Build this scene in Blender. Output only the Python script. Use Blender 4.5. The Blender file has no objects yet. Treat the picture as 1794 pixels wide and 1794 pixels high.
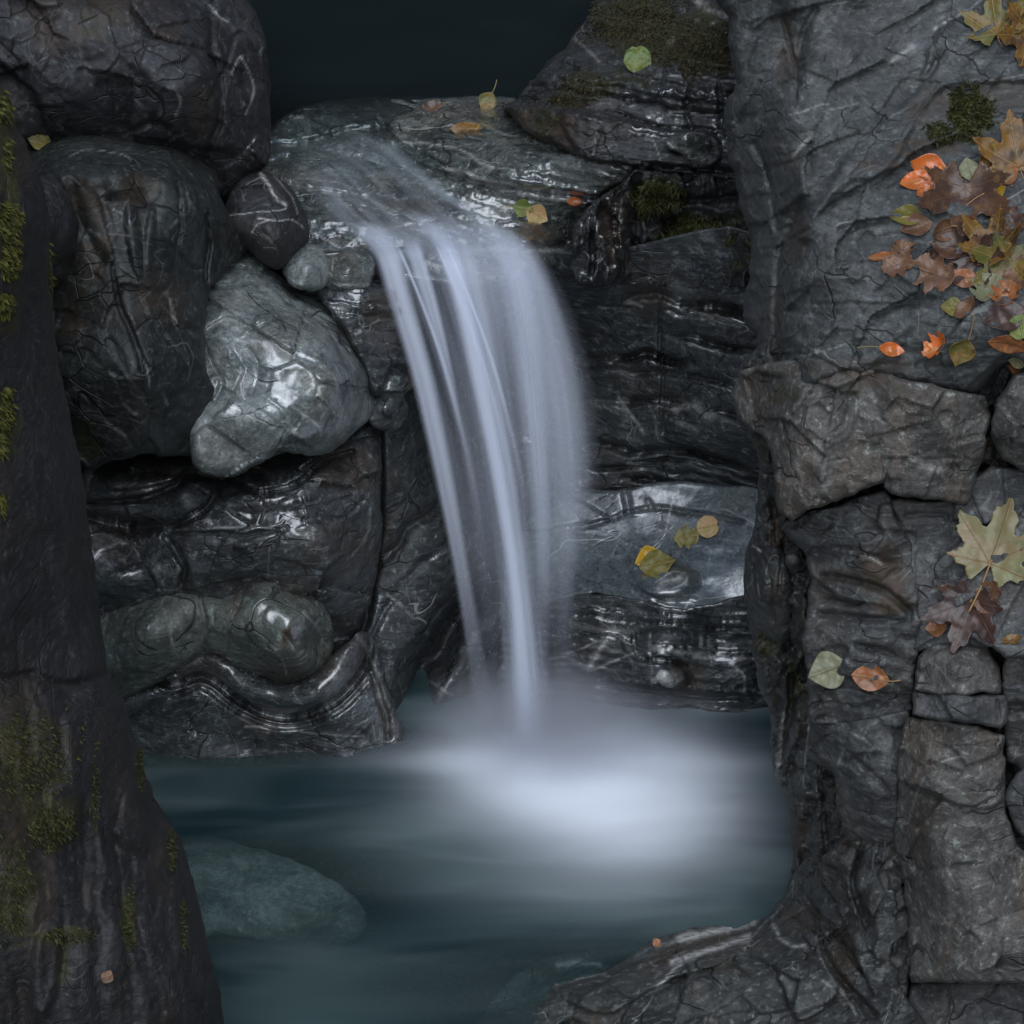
import bpy, math, random
import numpy as np
from mathutils import Vector, Matrix

random.seed(5)
C = bpy.context.scene.collection
SC = bpy.context.scene

# ------------------------------------------------------------------ camera
H = 3.72                       # camera height above the lower pool
PITCH = math.radians(28.0)
T = math.tan(math.radians(8.5))
cam_d = bpy.data.cameras.new('camera')
cam = bpy.data.objects.new('camera', cam_d); C.objects.link(cam)
cam.location = (0, 0, H)
cam.rotation_euler = (math.radians(90) - PITCH, 0, 0)
cam_d.sensor_fit = 'HORIZONTAL'; cam_d.angle = math.radians(17.0)
cam_d.clip_start = 0.05; cam_d.clip_end = 2000
SC.camera = cam

# ------------------------------------------------------------------ sky, sun, exposure
SUN_EL, SUN_AZ = math.radians(47), math.radians(182)      # azimuth from +Y, clockwise; the light comes from behind and above
world = bpy.data.worlds.new('World'); SC.world = world
world.use_nodes = True
wn = world.node_tree; wn.nodes.clear()
sky = wn.nodes.new('ShaderNodeTexSky'); sky.sky_type = 'NISHITA'; sky.sun_disc = False
sky.sun_elevation = SUN_EL; sky.sun_rotation = SUN_AZ; sky.altitude = 900; sky.air_density = 1.0
bg = wn.nodes.new('ShaderNodeBackground'); bg.inputs['Strength'].default_value = 0.065
wo = wn.nodes.new('ShaderNodeOutputWorld')
wn.links.new(sky.outputs[0], bg.inputs[0]); wn.links.new(bg.outputs[0], wo.inputs[0])
sd_ = bpy.data.lights.new('sun', 'SUN'); sd_.energy = 2.0; sd_.angle = math.radians(64); sd_.color = (0.87, 0.93, 1.0)
sun = bpy.data.objects.new('sun', sd_); C.objects.link(sun)
sdir = Vector((math.sin(SUN_AZ) * math.cos(SUN_EL), math.cos(SUN_AZ) * math.cos(SUN_EL), math.sin(SUN_EL)))
sun.rotation_euler = sdir.to_track_quat('Z', 'Y').to_euler()
SC.view_settings.view_transform = 'Standard'; SC.view_settings.look = 'None'
SC.view_settings.gamma = 1.0; SC.view_settings.exposure = 1.10
SC.render.engine = 'CYCLES'
SC.cycles.transparent_max_bounces = 16; SC.cycles.max_bounces = 5; SC.cycles.diffuse_bounces = 2; SC.cycles.glossy_bounces = 2; SC.cycles.transmission_bounces = 2
SC.cycles.volume_bounces = 1

# ------------------------------------------------------------------ pixel <-> place helpers
cp, sp = math.cos(PITCH), math.sin(PITCH)
def ray(px, py):
    cx = (np.asarray(px, float) - 897) / 897 * T; cy = (897 - np.asarray(py, float)) / 897 * T
    return cx, cp + cy * sp, -sp + cy * cp
def at(px, py, Y):
    dx, dy, dz = ray(px, py); s = np.asarray(Y) / dy
    return np.stack([dx * s, np.asarray(Y) + 0 * dx, H + dz * s], -1)
def Yz(px, py, z):
    dx, dy, dz = ray(px, py); return (z - H) * dy / dz

# ------------------------------------------------------------------ noise
_p = np.random.RandomState(7).permutation(512).astype(np.int64)
_g = np.random.RandomState(8).normal(size=(512, 3)); _g /= np.linalg.norm(_g, axis=1)[:, None]
def pnoise(x, y, z=0.0):
    x, y = np.broadcast_arrays(np.asarray(x, float), np.asarray(y, float)); z = np.broadcast_to(np.asarray(z, float), x.shape)
    xi, yi, zi = (np.floor(a).astype(np.int64) for a in (x, y, z)); fx, fy, fz = x - xi, y - yi, z - zi
    def h(a, b, c): return _p[(_p[(_p[a & 511] + b) & 511] + c) & 511]
    def gr(a, b, c, dx, dy, dz):
        g = _g[h(a, b, c)]; return g[..., 0] * dx + g[..., 1] * dy + g[..., 2] * dz
    s = lambda t: t * t * t * (t * (t * 6 - 15) + 10)
    u, v, w = s(fx), s(fy), s(fz); L = lambda a, b, t: a + (b - a) * t
    r = []
    for c in (0, 1):
        a = L(gr(xi, yi, zi + c, fx, fy, fz - c), gr(xi + 1, yi, zi + c, fx - 1, fy, fz - c), u)
        b = L(gr(xi, yi + 1, zi + c, fx, fy - 1, fz - c), gr(xi + 1, yi + 1, zi + c, fx - 1, fy - 1, fz - c), u)
        r.append(L(a, b, v))
    return L(r[0], r[1], w) * 1.5
def fbm(x, y, z=0.0, o=5, g=0.5, ridged=False):
    a, f, t = 1.0, 1.0, 0.0
    for i in range(o):
        n = pnoise(x * f, y * f, z + i * 7.3)
        t = t + a * ((1 - 2 * np.abs(n)) if ridged else n); a *= g; f *= 2.03
    return t
def sstep(a, b, x):
    t = np.clip((x - a) / (b - a), 0, 1); return t * t * (3 - 2 * t)

# ------------------------------------------------------------------ outline tools
def smooth_line(pts, closed=True, n=6):
    P = np.array(pts, float); m = len(P); out = []
    for i in range(m if closed else m - 1):
        a, b, c, d = (P[(i - 1) % m], P[i], P[(i + 1) % m], P[(i + 2) % m]) if closed else (P[max(i - 1, 0)], P[i], P[i + 1], P[min(i + 2, m - 1)])
        for k in range(n):
            t = k / n; out.append(0.5 * ((2 * b) + (c - a) * t + (2 * a - 5 * b + 4 * c - d) * t * t + (3 * b - a - 3 * c + d) * t ** 3))
    if not closed: out.append(P[-1])
    return np.array(out)
def rough(P, amp, seed, freq=0.06):
    nx = fbm(P[:, 0] * freq, P[:, 1] * freq, seed, 3); ny = fbm(P[:, 0] * freq, P[:, 1] * freq, seed + 40, 3)
    return P + np.stack([nx, ny], 1) * amp
def seg_dist(X, Yy, P, closed):
    """distance to a polyline, nearest point on it and position along it (0..1)"""
    best = np.full(X.shape, 1e18); qx = np.zeros(X.shape); qy = np.zeros(X.shape); tt = np.zeros(X.shape)
    n = len(P); m = n if closed else n - 1
    for i in range(m):
        a, b = P[i], P[(i + 1) % n]; d = b - a; L2 = d @ d + 1e-12
        t = np.clip(((X - a[0]) * d[0] + (Yy - a[1]) * d[1]) / L2, 0, 1)
        cx, cy = a[0] + t * d[0], a[1] + t * d[1]; dd = (X - cx) ** 2 + (Yy - cy) ** 2
        k = dd < best; best[k] = dd[k]; qx[k] = cx[k]; qy[k] = cy[k]; tt[k] = (i + t[k]) / m
    return np.sqrt(best), qx, qy, tt
def inside(X, Yy, P):
    r = np.zeros(X.shape, bool); n = len(P)
    for i in range(n):
        x1, y1 = P[i]; x2, y2 = P[(i + 1) % n]
        if y1 == y2: continue
        c = ((y1 > Yy) != (y2 > Yy)) & (X < (x2 - x1) * (Yy - y1) / (y2 - y1) + x1); r ^= c
    return r
def sdist(X, Yy, P):
    """signed distance, positive inside"""
    lo, hi = P.min(0) - 60, P.max(0) + 60
    out = np.full(X.shape, -60.0)
    k = (X > lo[0]) & (X < hi[0]) & (Yy > lo[1]) & (Yy < hi[1])
    if k.any():
        d = seg_dist(X[k], Yy[k], P, True)[0]; out[k] = np.where(inside(X[k], Yy[k], P), d, -d)
    return out
def line_d(X, Yy, pts, margin=40):
    P = smooth_line(pts, False, 5); lo, hi = P.min(0) - margin, P.max(0) + margin
    out = np.full(X.shape, 1e3); t = np.zeros(X.shape)
    k = (X > lo[0]) & (X < hi[0]) & (Yy > lo[1]) & (Yy < hi[1])
    if k.any(): out[k], _, _, t[k] = seg_dist(X[k], Yy[k], P, False)
    return out, t
def tps(anch, X, Yy, smooth=1e-4):
    A = np.array(anch, float); p = A[:, :2] / 300.0; n = len(p)
    U = lambda r2: 0.5 * r2 * np.log(r2 + 1e-12)
    K = U(((p[:, None] - p[None]) ** 2).sum(-1)) + smooth * np.eye(n)
    Q = np.hstack([np.ones((n, 1)), p]); M = np.block([[K, Q], [Q.T, np.zeros((3, 3))]])
    w = np.linalg.solve(M, np.concatenate([A[:, 2], np.zeros(3)]))
    x, y = X / 300.0, Yy / 300.0; r = w[n] + w[n + 1] * x + w[n + 2] * y
    for i in range(n): r = r + w[i] * U((x - p[i, 0]) ** 2 + (y - p[i, 1]) ** 2)
    return r

# ------------------------------------------------------------------ scene tree helpers
def tag(o, label=None, cat=None, group=None, kind=None):
    if label: o['label'] = label
    if cat: o['category'] = cat
    if group: o['group'] = group
    if kind: o['kind'] = kind
    return o
def empty(name, loc):
    o = bpy.data.objects.new(name, None); C.objects.link(o); o.location = Vector(loc); o.empty_display_size = 0.05
    return o
def mesh_obj(name, verts, faces, mat, parent=None, loc=(0, 0, 0), smooth=True, uv=None, attrs=None):
    loc = np.array(loc, float); v = np.asarray(verts, float) - loc
    me = bpy.data.meshes.new(name)
    if isinstance(faces, np.ndarray):
        me.vertices.add(len(v)); me.vertices.foreach_set('co', v.astype(np.float32).ravel())
        nf, k = faces.shape; me.loops.add(nf * k); me.loops.foreach_set('vertex_index', faces.astype(np.int32).ravel())
        me.polygons.add(nf); me.polygons.foreach_set('loop_start', np.arange(0, nf * k, k, dtype=np.int32))
        me.update(calc_edges=True); me.validate()
    else:
        me.from_pydata(v.tolist(), [], faces); me.update()
    if smooth: me.polygons.foreach_set('use_smooth', [True] * len(me.polygons))
    if uv is not None:
        l = me.uv_layers.new(name='UVMap'); vi = np.zeros(len(me.loops), np.int32); me.loops.foreach_get('vertex_index', vi)
        l.data.foreach_set('uv', np.asarray(uv, np.float32)[vi].ravel())
    if attrs:
        for an, av in attrs.items():
            a = me.color_attributes.new(name=an, type='FLOAT_COLOR', domain='POINT')
            a.data.foreach_set('color', np.asarray(av, np.float32).ravel())
    if mat: me.materials.append(mat)
    o = bpy.data.objects.new(name, me); C.objects.link(o)
    if parent is not None:
        o.parent = parent; o.location = Vector(loc) - parent.location
    else: o.location = Vector(loc)
    return o

# ------------------------------------------------------------------ materials
class N:
    def __init__(s, name):
        s.m = bpy.data.materials.new(name); s.m.use_nodes = True; s.t = s.m.node_tree; s.t.nodes.clear()
        s.out = s.new('ShaderNodeOutputMaterial')
    def new(s, typ, **kw):
        n = s.t.nodes.new(typ)
        for k, v in kw.items(): setattr(n, k, v)
        return n
    def put(s, sock, v):
        if isinstance(v, bpy.types.NodeSocket): s.t.links.new(v, sock)
        elif v is not None:
            if isinstance(v, (tuple, list)) and len(v) == 3 and sock.type == 'RGBA': v = (*v, 1)
            sock.default_value = v
    def math(s, op, a, b=0.0, c=None, clamp=False):
        n = s.new('ShaderNodeMath', operation=op, use_clamp=clamp); s.put(n.inputs[0], a); s.put(n.inputs[1], b)
        if c is not None: s.put(n.inputs[2], c)
        return n.outputs[0]
    def mix(s, f, a, b, mode='MIX'):
        n = s.new('ShaderNodeMix', data_type='RGBA', blend_type=mode); s.put(n.inputs[0], f); s.put(n.inputs[6], a); s.put(n.inputs[7], b)
        return n.outputs[2]
    def noise(s, vec, scale, detail=6, rough=0.55, dist=0.0, typ='FBM', norm=True):
        n = s.new('ShaderNodeTexNoise', noise_type=typ, normalize=norm); s.put(n.inputs['Vector'], vec); n.inputs['Scale'].default_value = scale
        n.inputs['Detail'].default_value = detail; n.inputs['Roughness'].default_value = rough; n.inputs['Distortion'].default_value = dist
        return n.outputs['Fac']
    def ramp(s, v, lo, hi, a=0.0, b=1.0, smooth=True):
        n = s.new('ShaderNodeMapRange', interpolation_type='SMOOTHSTEP' if smooth else 'LINEAR'); s.put(n.inputs[0], v)
        s.put(n.inputs[1], lo); s.put(n.inputs[2], hi); s.put(n.inputs[3], a); s.put(n.inputs[4], b); return n.outputs[0]
    def mapping(s, vec, scale=(1, 1, 1), rot=(0, 0, 0), loc=(0, 0, 0)):
        n = s.new('ShaderNodeMapping'); s.put(n.inputs[0], vec); n.inputs['Scale'].default_value = scale
        n.inputs['Rotation'].default_value = rot; n.inputs['Location'].default_value = loc; return n.outputs[0]
    def link(s, a, b): s.t.links.new(a, b)

def rock_mat(name, dark, mid, light, brown, wet=0.3, strata_rot=(0, 0, 0), stretch=6.0, brown_amt=0.35, speck=0.5, vein_amt=0.5,
             bump=1.0, crack=1.0, tint=(0.42, 0.46, 0.42), moss_col=(0.045, 0.05, 0.008), flow=False, seed=0.0, rmin=0.17, rmax=0.62, k=0.70):
    """layered slate. attribute 'mask': R quartz vein, G moss, B extra wet, A stain (rust/brown)"""
    dark, mid, light, brown, tint = (tuple(q * k for q in c_) for c_ in (dark, mid, light, brown, tint))
    n = N(name); tc = n.new('ShaderNodeTexCoord').outputs['Object']
    tc = n.mapping(tc, loc=(seed, seed * 0.7, seed * 1.3))
    at_ = n.new('ShaderNodeAttribute', attribute_name='mask'); sep = n.new('ShaderNodeSeparateColor'); n.link(at_.outputs['Color'], sep.inputs[0])
    vein, moss, wetm, stain = sep.outputs[0], sep.outputs[1], sep.outputs[2], at_.outputs['Alpha']
    def att(nm): q_ = n.new('ShaderNodeAttribute', attribute_name=nm); return q_
    f2 = att('field'); fs = n.new('ShaderNodeSeparateColor'); n.link(f2.outputs['Color'], fs.inputs[0]); big, brn, vmask, cmask = fs.outputs[0], fs.outputs[1], fs.outputs[2], f2.outputs['Alpha']
    wv = n.new('ShaderNodeVectorMath', operation='ADD'); n.link(att('warp').outputs['Vector'], wv.inputs[0]); n.link(tc, wv.inputs[1])
    wc = wv.outputs[0]
    lay = n.mapping(wc, rot=strata_rot, scale=(1.0, 1.0, stretch))
    med = n.noise(wc, 13, 6, 0.64); streak = n.noise(lay, 11, 6, 0.68); streak2 = n.noise(lay, 42, 4, 0.62)
    fine = n.noise(tc, 170, 3, 0.65); fleck = n.noise(wc, 62, 6, 0.78)
    # colour
    c = n.mix(n.ramp(streak, 0.40, 0.60), dark, mid)
    c = n.mix(n.math('MULTIPLY', n.ramp(med, 0.45, 0.75), n.ramp(big, 0.35, 0.65), clamp=True), c, light)
    c = n.mix(n.math('MULTIPLY', n.ramp(brn, 0.50, 0.70), brown_amt, clamp=True), c, brown)
    c = n.mix(n.math('MULTIPLY', n.ramp(fleck, 0.54, 0.70), speck, clamp=True), c, tint)
    c = n.mix(n.math('MULTIPLY', n.ramp(streak2, 0.56, 0.72), 0.6 * speck, clamp=True), c, tint)
    c = n.mix(n.ramp(n.math('ADD', n.math('MULTIPLY', fine, 0.5), n.math('MULTIPLY', fleck, 0.5)), 0.34, 0.58, 0.75, 0.0), c, n.mix(0.7, c, (0, 0, 0)))
    # faint calcite veins
    v1 = n.math('ABSOLUTE', n.math('SUBTRACT', n.noise(n.mapping(tc, rot=(0.3, 0.5, 0.2), scale=(1, 1, 2.5)), 3.2, 2, 0.4), 0.5))
    v2 = n.math('ABSOLUTE', n.math('SUBTRACT', n.noise(n.mapping(tc, rot=(1.3, 0.2, 0.9), loc=(3, 1, 2), scale=(2, 1, 1)), 4.2, 2, 0.4), 0.5))
    vv = n.math('MAXIMUM', n.ramp(v1, 0.0005, 0.004, 0.5, 0), n.ramp(v2, 0.0005, 0.004, 0.35, 0))
    vv = n.math('MULTIPLY', vv, n.math('MULTIPLY', n.ramp(vmask, 0.5, 0.68), vein_amt, clamp=True))
    vtot = n.math('MAXIMUM', vv, n.math('MULTIPLY', vein, n.ramp(n.noise(tc, 60, 3, 0.7), 0.3, 0.6, 0.1, 0.9)), clamp=True)
    c = n.mix(n.math('MULTIPLY', stain, n.ramp(med, 0.3, 0.6), clamp=True), c, (0.05, 0.030, 0.017))
    c = n.mix(vtot, c, (0.56, 0.55, 0.52))
    # fine cracks
    vo = n.new('ShaderNodeTexVoronoi', feature='DISTANCE_TO_EDGE'); cw = n.new('ShaderNodeVectorMath', operation='MULTIPLY_ADD')
    n.link(att('warp2').outputs['Vector'], cw.inputs[0]); cw.inputs[1].default_value = (1.0,) * 3; n.link(n.mapping(wc, rot=strata_rot, scale=(1, 1, min(stretch, 2.2))), cw.inputs[2])
    n.link(cw.outputs[0], vo.inputs['Vector']); vo.inputs['Scale'].default_value = 8.5
    crk = n.math('MULTIPLY', n.ramp(vo.outputs[0], 0.0, 0.028, 1, 0), n.ramp(cmask, 0.46, 0.62), clamp=True)
    crk = n.math('MULTIPLY', crk, crack, clamp=True)
    c = n.mix(n.math('MULTIPLY', crk, 0.8), c, (0.006, 0.005, 0.004))
    # moss
    mn = n.noise(tc, 75, 6, 0.8); mk = n.math('MULTIPLY', moss, n.ramp(n.math('ADD', n.math('MULTIPLY', moss, 0.35), n.noise(wc, 24, 6, 0.7)), 0.55, 0.75), clamp=True)
    mc = n.mix(n.ramp(mn, 0.35, 0.65), (0.012, 0.012, 0.003), moss_col)
    c = n.mix(mk, c, mc)
    # roughness: wet film in patches
    wn_ = n.ramp(n.noise(wc, 15, 6, 0.72), 0.0, 1.0, -0.5, 0.5, smooth=False)
    wbase = n.math('ADD', n.math('ADD', n.math('MULTIPLY', wn_, 2.6), wet - 0.25), n.math('MULTIPLY', wetm, 0.75)); wamt = n.ramp(wbase, 0.10, 0.34)
    wamt = n.math('MULTIPLY', wamt, n.math('SUBTRACT', 1.0, mk), clamp=True)
    r = n.ramp(wamt, 0.0, 1.0, rmax, rmin, smooth=False)
    r = n.math('ADD', r, n.math('MULTIPLY', n.math('SUBTRACT', fine, 0.5), 0.25), clamp=True)
    # bump
    h = n.math('ADD', n.math('MULTIPLY', streak, 0.5), n.math('MULTIPLY', med, 0.45))
    h = n.math('ADD', h, n.math('MULTIPLY', streak2, 0.2)); h = n.math('ADD', h, n.math('MULTIPLY', fleck, 0.34)); h = n.math('ADD', h, n.math('MULTIPLY', fine, 0.12))
    h = n.math('SUBTRACT', h, n.math('MULTIPLY', crk, 0.55));
    b = n.new('ShaderNodeBump'); n.put(b.inputs['Height'], h); b.inputs['Strength'].default_value = 1.0; b.inputs['Distance'].default_value = 0.0050 * bump
    p = n.new('ShaderNodeBsdfPrincipled'); n.put(p.inputs['Base Color'], c); n.put(p.inputs['Roughness'], r); n.link(b.outputs[0], p.inputs['Normal'])
    p.inputs['Specular IOR Level'].default_value = 0.5
    n.put(p.inputs['Coat Weight'], wamt); p.inputs['Coat Roughness'].default_value = 0.13; p.inputs['Coat IOR'].default_value = 1.75
    b2 = n.new('ShaderNodeBump'); n.put(b2.inputs['Height'], n.math('ADD', n.noise(tc, 24, 2, 0.6), n.math('MULTIPLY', n.math('ADD', fleck, n.math('MULTIPLY', crk, -0.6)), 0.55))); b2.inputs['Strength'].default_value = 1.0; b2.inputs['Distance'].default_value = 0.0012; n.link(b2.outputs[0], p.inputs['Coat Normal'])
    n.link(p.outputs[0], n.out.inputs[0]); return n.m

# ------------------------------------------------------------------ rock builder
ROCKS = {}
def rock(name, label, cat, outline, anchors, mat, step=3.0, jag=5.0, rnd=(30, 0.10), skirt=0.5, noise=((1.0, 0.03),), strata=None, facets=None,
         cracks=(), bumps=(), plates=(), veins=(), moss=(), wet=(), stain=(), fn=None, seed=1, group=None, key=None, parent=None, smooth_n=6, grow=0, shift=0.0):
    if smooth_n == 1:                                                  # angular block: straight runs between corners
        Q_ = np.array(outline, float); R2 = np.roll(Q_, -1, 0); P = np.concatenate([np.linspace(a_, b_, 9)[:-1] for a_, b_ in zip(Q_, R2)])
    else: P = smooth_line(outline, True, smooth_n)
    if grow:
        tn = np.roll(P, -1, 0) - np.roll(P, 1, 0); nn_ = np.stack([tn[:, 1], -tn[:, 0]], 1); nn_ /= np.linalg.norm(nn_, axis=1)[:, None] + 1e-9
        ar = (P[:, 0] * np.roll(P[:, 1], -1) - np.roll(P[:, 0], -1) * P[:, 1]).sum(); P = P + nn_ * grow * (1 if ar > 0 else -1)
    P = rough(P, jag, seed, 0.03)
    P = rough(P, jag * 0.35, seed + 3, 0.12)
    lo, hi = P.min(0), P.max(0); nx, ny = int((hi[0] - lo[0]) / step) + 3, int((hi[1] - lo[1]) / step) + 3
    gx = lo[0] - step + np.arange(nx) * step; gy = lo[1] - step + np.arange(ny) * step; X, Yy = np.meshgrid(gx, gy)
    ins = inside(X, Yy, P)
    cell = ins[:-1, :-1] | ins[1:, :-1] | ins[:-1, 1:] | ins[1:, 1:]
    used = np.zeros(X.shape, bool)
    for a in (slice(None, -1), slice(1, None)):
        for b in (slice(None, -1), slice(1, None)): used[a, b] |= cell
    idx = -np.ones(X.shape, int); idx[used] = np.arange(used.sum())
    x, y, inn = X[used], Yy[used], ins[used]
    d, qx, qy, _ = seg_dist(x, y, P, True); x = np.where(inn, x, qx); y = np.where(inn, y, qy); d = np.where(inn, d, 0)
    dep = tps(anchors, x, y) if len(anchors) > 2 else np.full(x.shape, float(anchors[0][2]))
    dep = dep + shift
    wx = x + 18 * fbm(x / 130, y / 130, seed + 11, 4); wy = y + 18 * fbm(x / 130, y / 130, seed + 23, 4)
    relief = np.zeros(x.shape)                                        # positive = towards the viewer
    for q in noise:
        f, a = q[0], q[1]; ang = math.radians(q[2]) if len(q) > 2 else 0; st = q[3] if len(q) > 3 else 1.0; rg = q[4] if len(q) > 4 else False
        u = (wx * math.cos(ang) + wy * math.sin(ang)) / 100 * f / st; v = (-wx * math.sin(ang) + wy * math.cos(ang)) / 100 * f
        relief += (0.8 if f < 2.5 else 0.2) * a * fbm(u, v, seed * 1.7, 5, 0.36, rg)
    if strata:
        for ang, per, amp, wp in strata:                               # ledges: saw-tooth beds
            a = math.radians(ang); t = (-x * math.sin(a) + y * math.cos(a)) + wp * fbm(x / 160, y / 160, seed + 5, 4) + 0.25 * per * fbm(x / 25, y / 25, seed + 9, 3)
            k = np.floor(t / per); fr = t / per - k; hsh = pnoise(k * 3.7 + 0.5, seed + x * 0.002, 0.3)
            relief += amp * (sstep(0, 0.25, fr) * (1 - 0.8 * fr)) * (0.7 + 1.5 * hsh)
    if facets:
        for sc, asp, ang, amp, tilt in facets:
            rs = np.random.RandomState(seed * 13 + int(sc)); a = math.radians(ang)
            fx_, fy_ = x + 0.12 * (wx - x), y + 0.12 * (wy - y); tilt = tilt * (1.5 if sc > 50 else 0.8)
            u = (fx_ * math.cos(a) + fy_ * math.sin(a)) / (sc * asp); v = (-fx_ * math.sin(a) + fy_ * math.cos(a)) / sc
            u0, v0 = int(u.min()) - 2, int(v.min()) - 2; nu, nv = int(u.max()) - u0 + 3, int(v.max()) - v0 + 3
            sx = np.arange(nu)[:, None] + rs.rand(nu, nv); sy = np.arange(nv)[None] + rs.rand(nu, nv); off = rs.randn(nu, nv); tx = rs.randn(nu, nv); ty = rs.randn(nu, nv)
            iu, iv = np.floor(u - u0).astype(int), np.floor(v - v0).astype(int); best = np.full(u.shape, 9.0); sec = np.full(u.shape, 9.0); res = np.zeros(u.shape)
            for di in (-1, 0, 1):
                for dj in (-1, 0, 1):
                    a_, b_ = np.clip(iu + di, 0, nu - 1), np.clip(iv + dj, 0, nv - 1); du, dv = u - u0 - sx[a_, b_], v - v0 - sy[a_, b_]
                    dd = np.hypot(du, dv); k = dd < best; sec = np.where(k, best, np.minimum(sec, dd)); res = np.where(k, amp * off[a_, b_] + tilt * (tx[a_, b_] * du + ty[a_, b_] * dv), res); best = np.minimum(best, dd)
            relief += res * (0.75 + 0.25 * sstep(0.0, 0.12, sec - best))
    for q in plates:                                                  # raised (or sunk) beds with their own outline
        poly, amp = q[0], q[1]; soft = q[2] if len(q) > 2 else 5
        pp = rough(smooth_line(poly, True, 4), 5, seed + 31, 0.04); s = sdist(x, y, pp); relief += amp * sstep(-soft * 0.3, soft, s)
    for q in bumps:
        bx, by, rx, ry, ang, amp = q; a = math.radians(ang); u = ((x - bx) * math.cos(a) + (y - by) * math.sin(a)) / rx; v = (-(x - bx) * math.sin(a) + (y - by) * math.cos(a)) / ry
        relief += amp * np.sqrt(np.clip(1 - u * u - v * v, 0, 1)) if amp > 0 else amp * np.exp(-(u * u + v * v) * 1.5)
    for q in cracks:
        pts, w, amp = q; dd, t = line_d(wx * 0.35 + x * 0.65, wy * 0.35 + y * 0.65, pts); relief -= amp * np.exp(-(dd / w) ** 2) * (0.75 + 0.25 * np.sin(t * 3.1))
    if fn is not None: relief += fn(x, y, wx, wy)
    rr, ra = rnd[0] * 0.75, rnd[1] * 0.62
    if rr > 0:
        k = np.clip(1 - d / rr, 0, 1); dep = dep + ra * (1 - np.sqrt(1 - k * k))
    dep = dep - relief
    mk = np.zeros((len(x), 4))
    for q in veins:
        pts, w, s = q; dd, t = line_d(wx * 0.3 + x * 0.7, wy * 0.3 + y * 0.7, pts); wv_ = w * (0.6 + 0.8 * np.abs(fbm(x / 30, y / 30, seed + 2, 2)))
        mk[:, 0] = np.maximum(mk[:, 0], s * np.exp(-(dd / wv_) ** 2))
    for ch, lst in ((1, moss), (2, wet), (3, stain)):
        for bx, by, rx, ry, s in lst:
            mk[:, ch] = np.maximum(mk[:, ch], s * sstep(1.25, 0.55, np.hypot((x - bx) / rx, (y - by) / ry) + 0.35 * fbm(x / 40, y / 40, seed + ch, 3)))
    co = at(x, y, dep); nv = len(co)
    q = np.stack([idx[:-1, :-1][cell], idx[:-1, 1:][cell], idx[1:, 1:][cell], idx[1:, :-1][cell]], 1)[:, ::-1]
    # back: boundary edges extruded away from the viewer
    e = np.concatenate([q[:, [0, 1]], q[:, [1, 2]], q[:, [2, 3]], q[:, [3, 0]]]); key_ = e[:, 0] * nv + e[:, 1]; rev = e[:, 1] * nv + e[:, 0]
    bnd = e[~np.isin(key_, rev)]; bv = np.unique(bnd); mp = -np.ones(nv, int); mp[bv] = np.arange(len(bv))
    cen = co[bv].mean(0); vdir = co[bv] - np.array([0, 0, H]); vdir /= np.linalg.norm(vdir, axis=1)[:, None]
    rings = []; base = nv; faces = [q]; prev = None
    for k, (f, sh) in enumerate(((0.3, 0.02), (1.0, 0.10))):
        r_ = co[bv] + vdir * skirt * f; r_ = r_ + (cen + vdir.mean(0) * skirt * f - r_) * sh; rings.append(r_)
        ids = base + np.arange(len(bv)); a0 = bnd[:, 0] if prev is None else prev[mp[bnd[:, 0]]]; a1 = bnd[:, 1] if prev is None else prev[mp[bnd[:, 1]]]
        faces.append(np.stack([a0, ids[mp[bnd[:, 0]]], ids[mp[bnd[:, 1]]], a1], 1)[:, ::1]); prev = ids; base += len(bv)
    faces.append(np.stack([prev[mp[bnd[:, 0]]], np.full(len(bnd), base), np.full(len(bnd), base), prev[mp[bnd[:, 1]]]], 1))
    back = cen + vdir.mean(0) * skirt * 1.05; V = np.concatenate([co] + rings + [back[None]])
    F = np.concatenate(faces[:3]); tri = faces[3][:, [0, 1, 3]]
    fl = [tuple(t) for t in F.tolist()] + [tuple(t) for t in tri.tolist()]
    MK = np.concatenate([mk, np.tile(mk[bv], (2, 1)), mk.mean(0)[None]])
    loc = (co[:, 0].mean(), co[:, 1].mean(), co[:, 2].min())
    f3 = lambda fr, sd, o_, am: am * fbm(V[:, 0] * fr, V[:, 1] * fr, V[:, 2] * fr + sd, o_, 0.55)
    W1 = np.stack([f3(4.0, 11 + 5 * i, 3, 0.03) for i in range(3)] + [V[:, 0] * 0], 1); W2 = np.stack([f3(17.0, 31 + 5 * i, 3, 0.009) for i in range(3)] + [V[:, 0] * 0], 1)
    FL = np.clip(0.5 + np.stack([f3(3.2, 51, 3, .32), f3(6.3, 61, 5, .32), f3(7, 71, 3, .32), f3(6, 81, 4, .32)], 1), 0, 1)
    o = mesh_obj(name, V, fl, mat, parent, loc, attrs={'mask': MK, 'field': FL, 'warp': W1, 'warp2': W2})
    if parent is None: tag(o, label, cat, group)
    elif label: o['label'] = label
    ROCKS[key or name] = (x, y, co, idx, gx, gy, q)
    return o
def surf(key, px, py, r=10):
    """point and normal on a built rock seen at a pixel"""
    x, y, co = ROCKS[key][:3]; k = np.argsort((x - px) ** 2 + (y - py) ** 2)[:int(r * r / 3)]
    c = co[k]; m = c.mean(0); u, s, vt = np.linalg.svd(c - m); nrm = vt[2]
    view = np.array([0, 0, H]) - m
    if nrm @ view < 0: nrm = -nrm
    p = co[k[0]]; return Vector(p), Vector(nrm)

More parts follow.
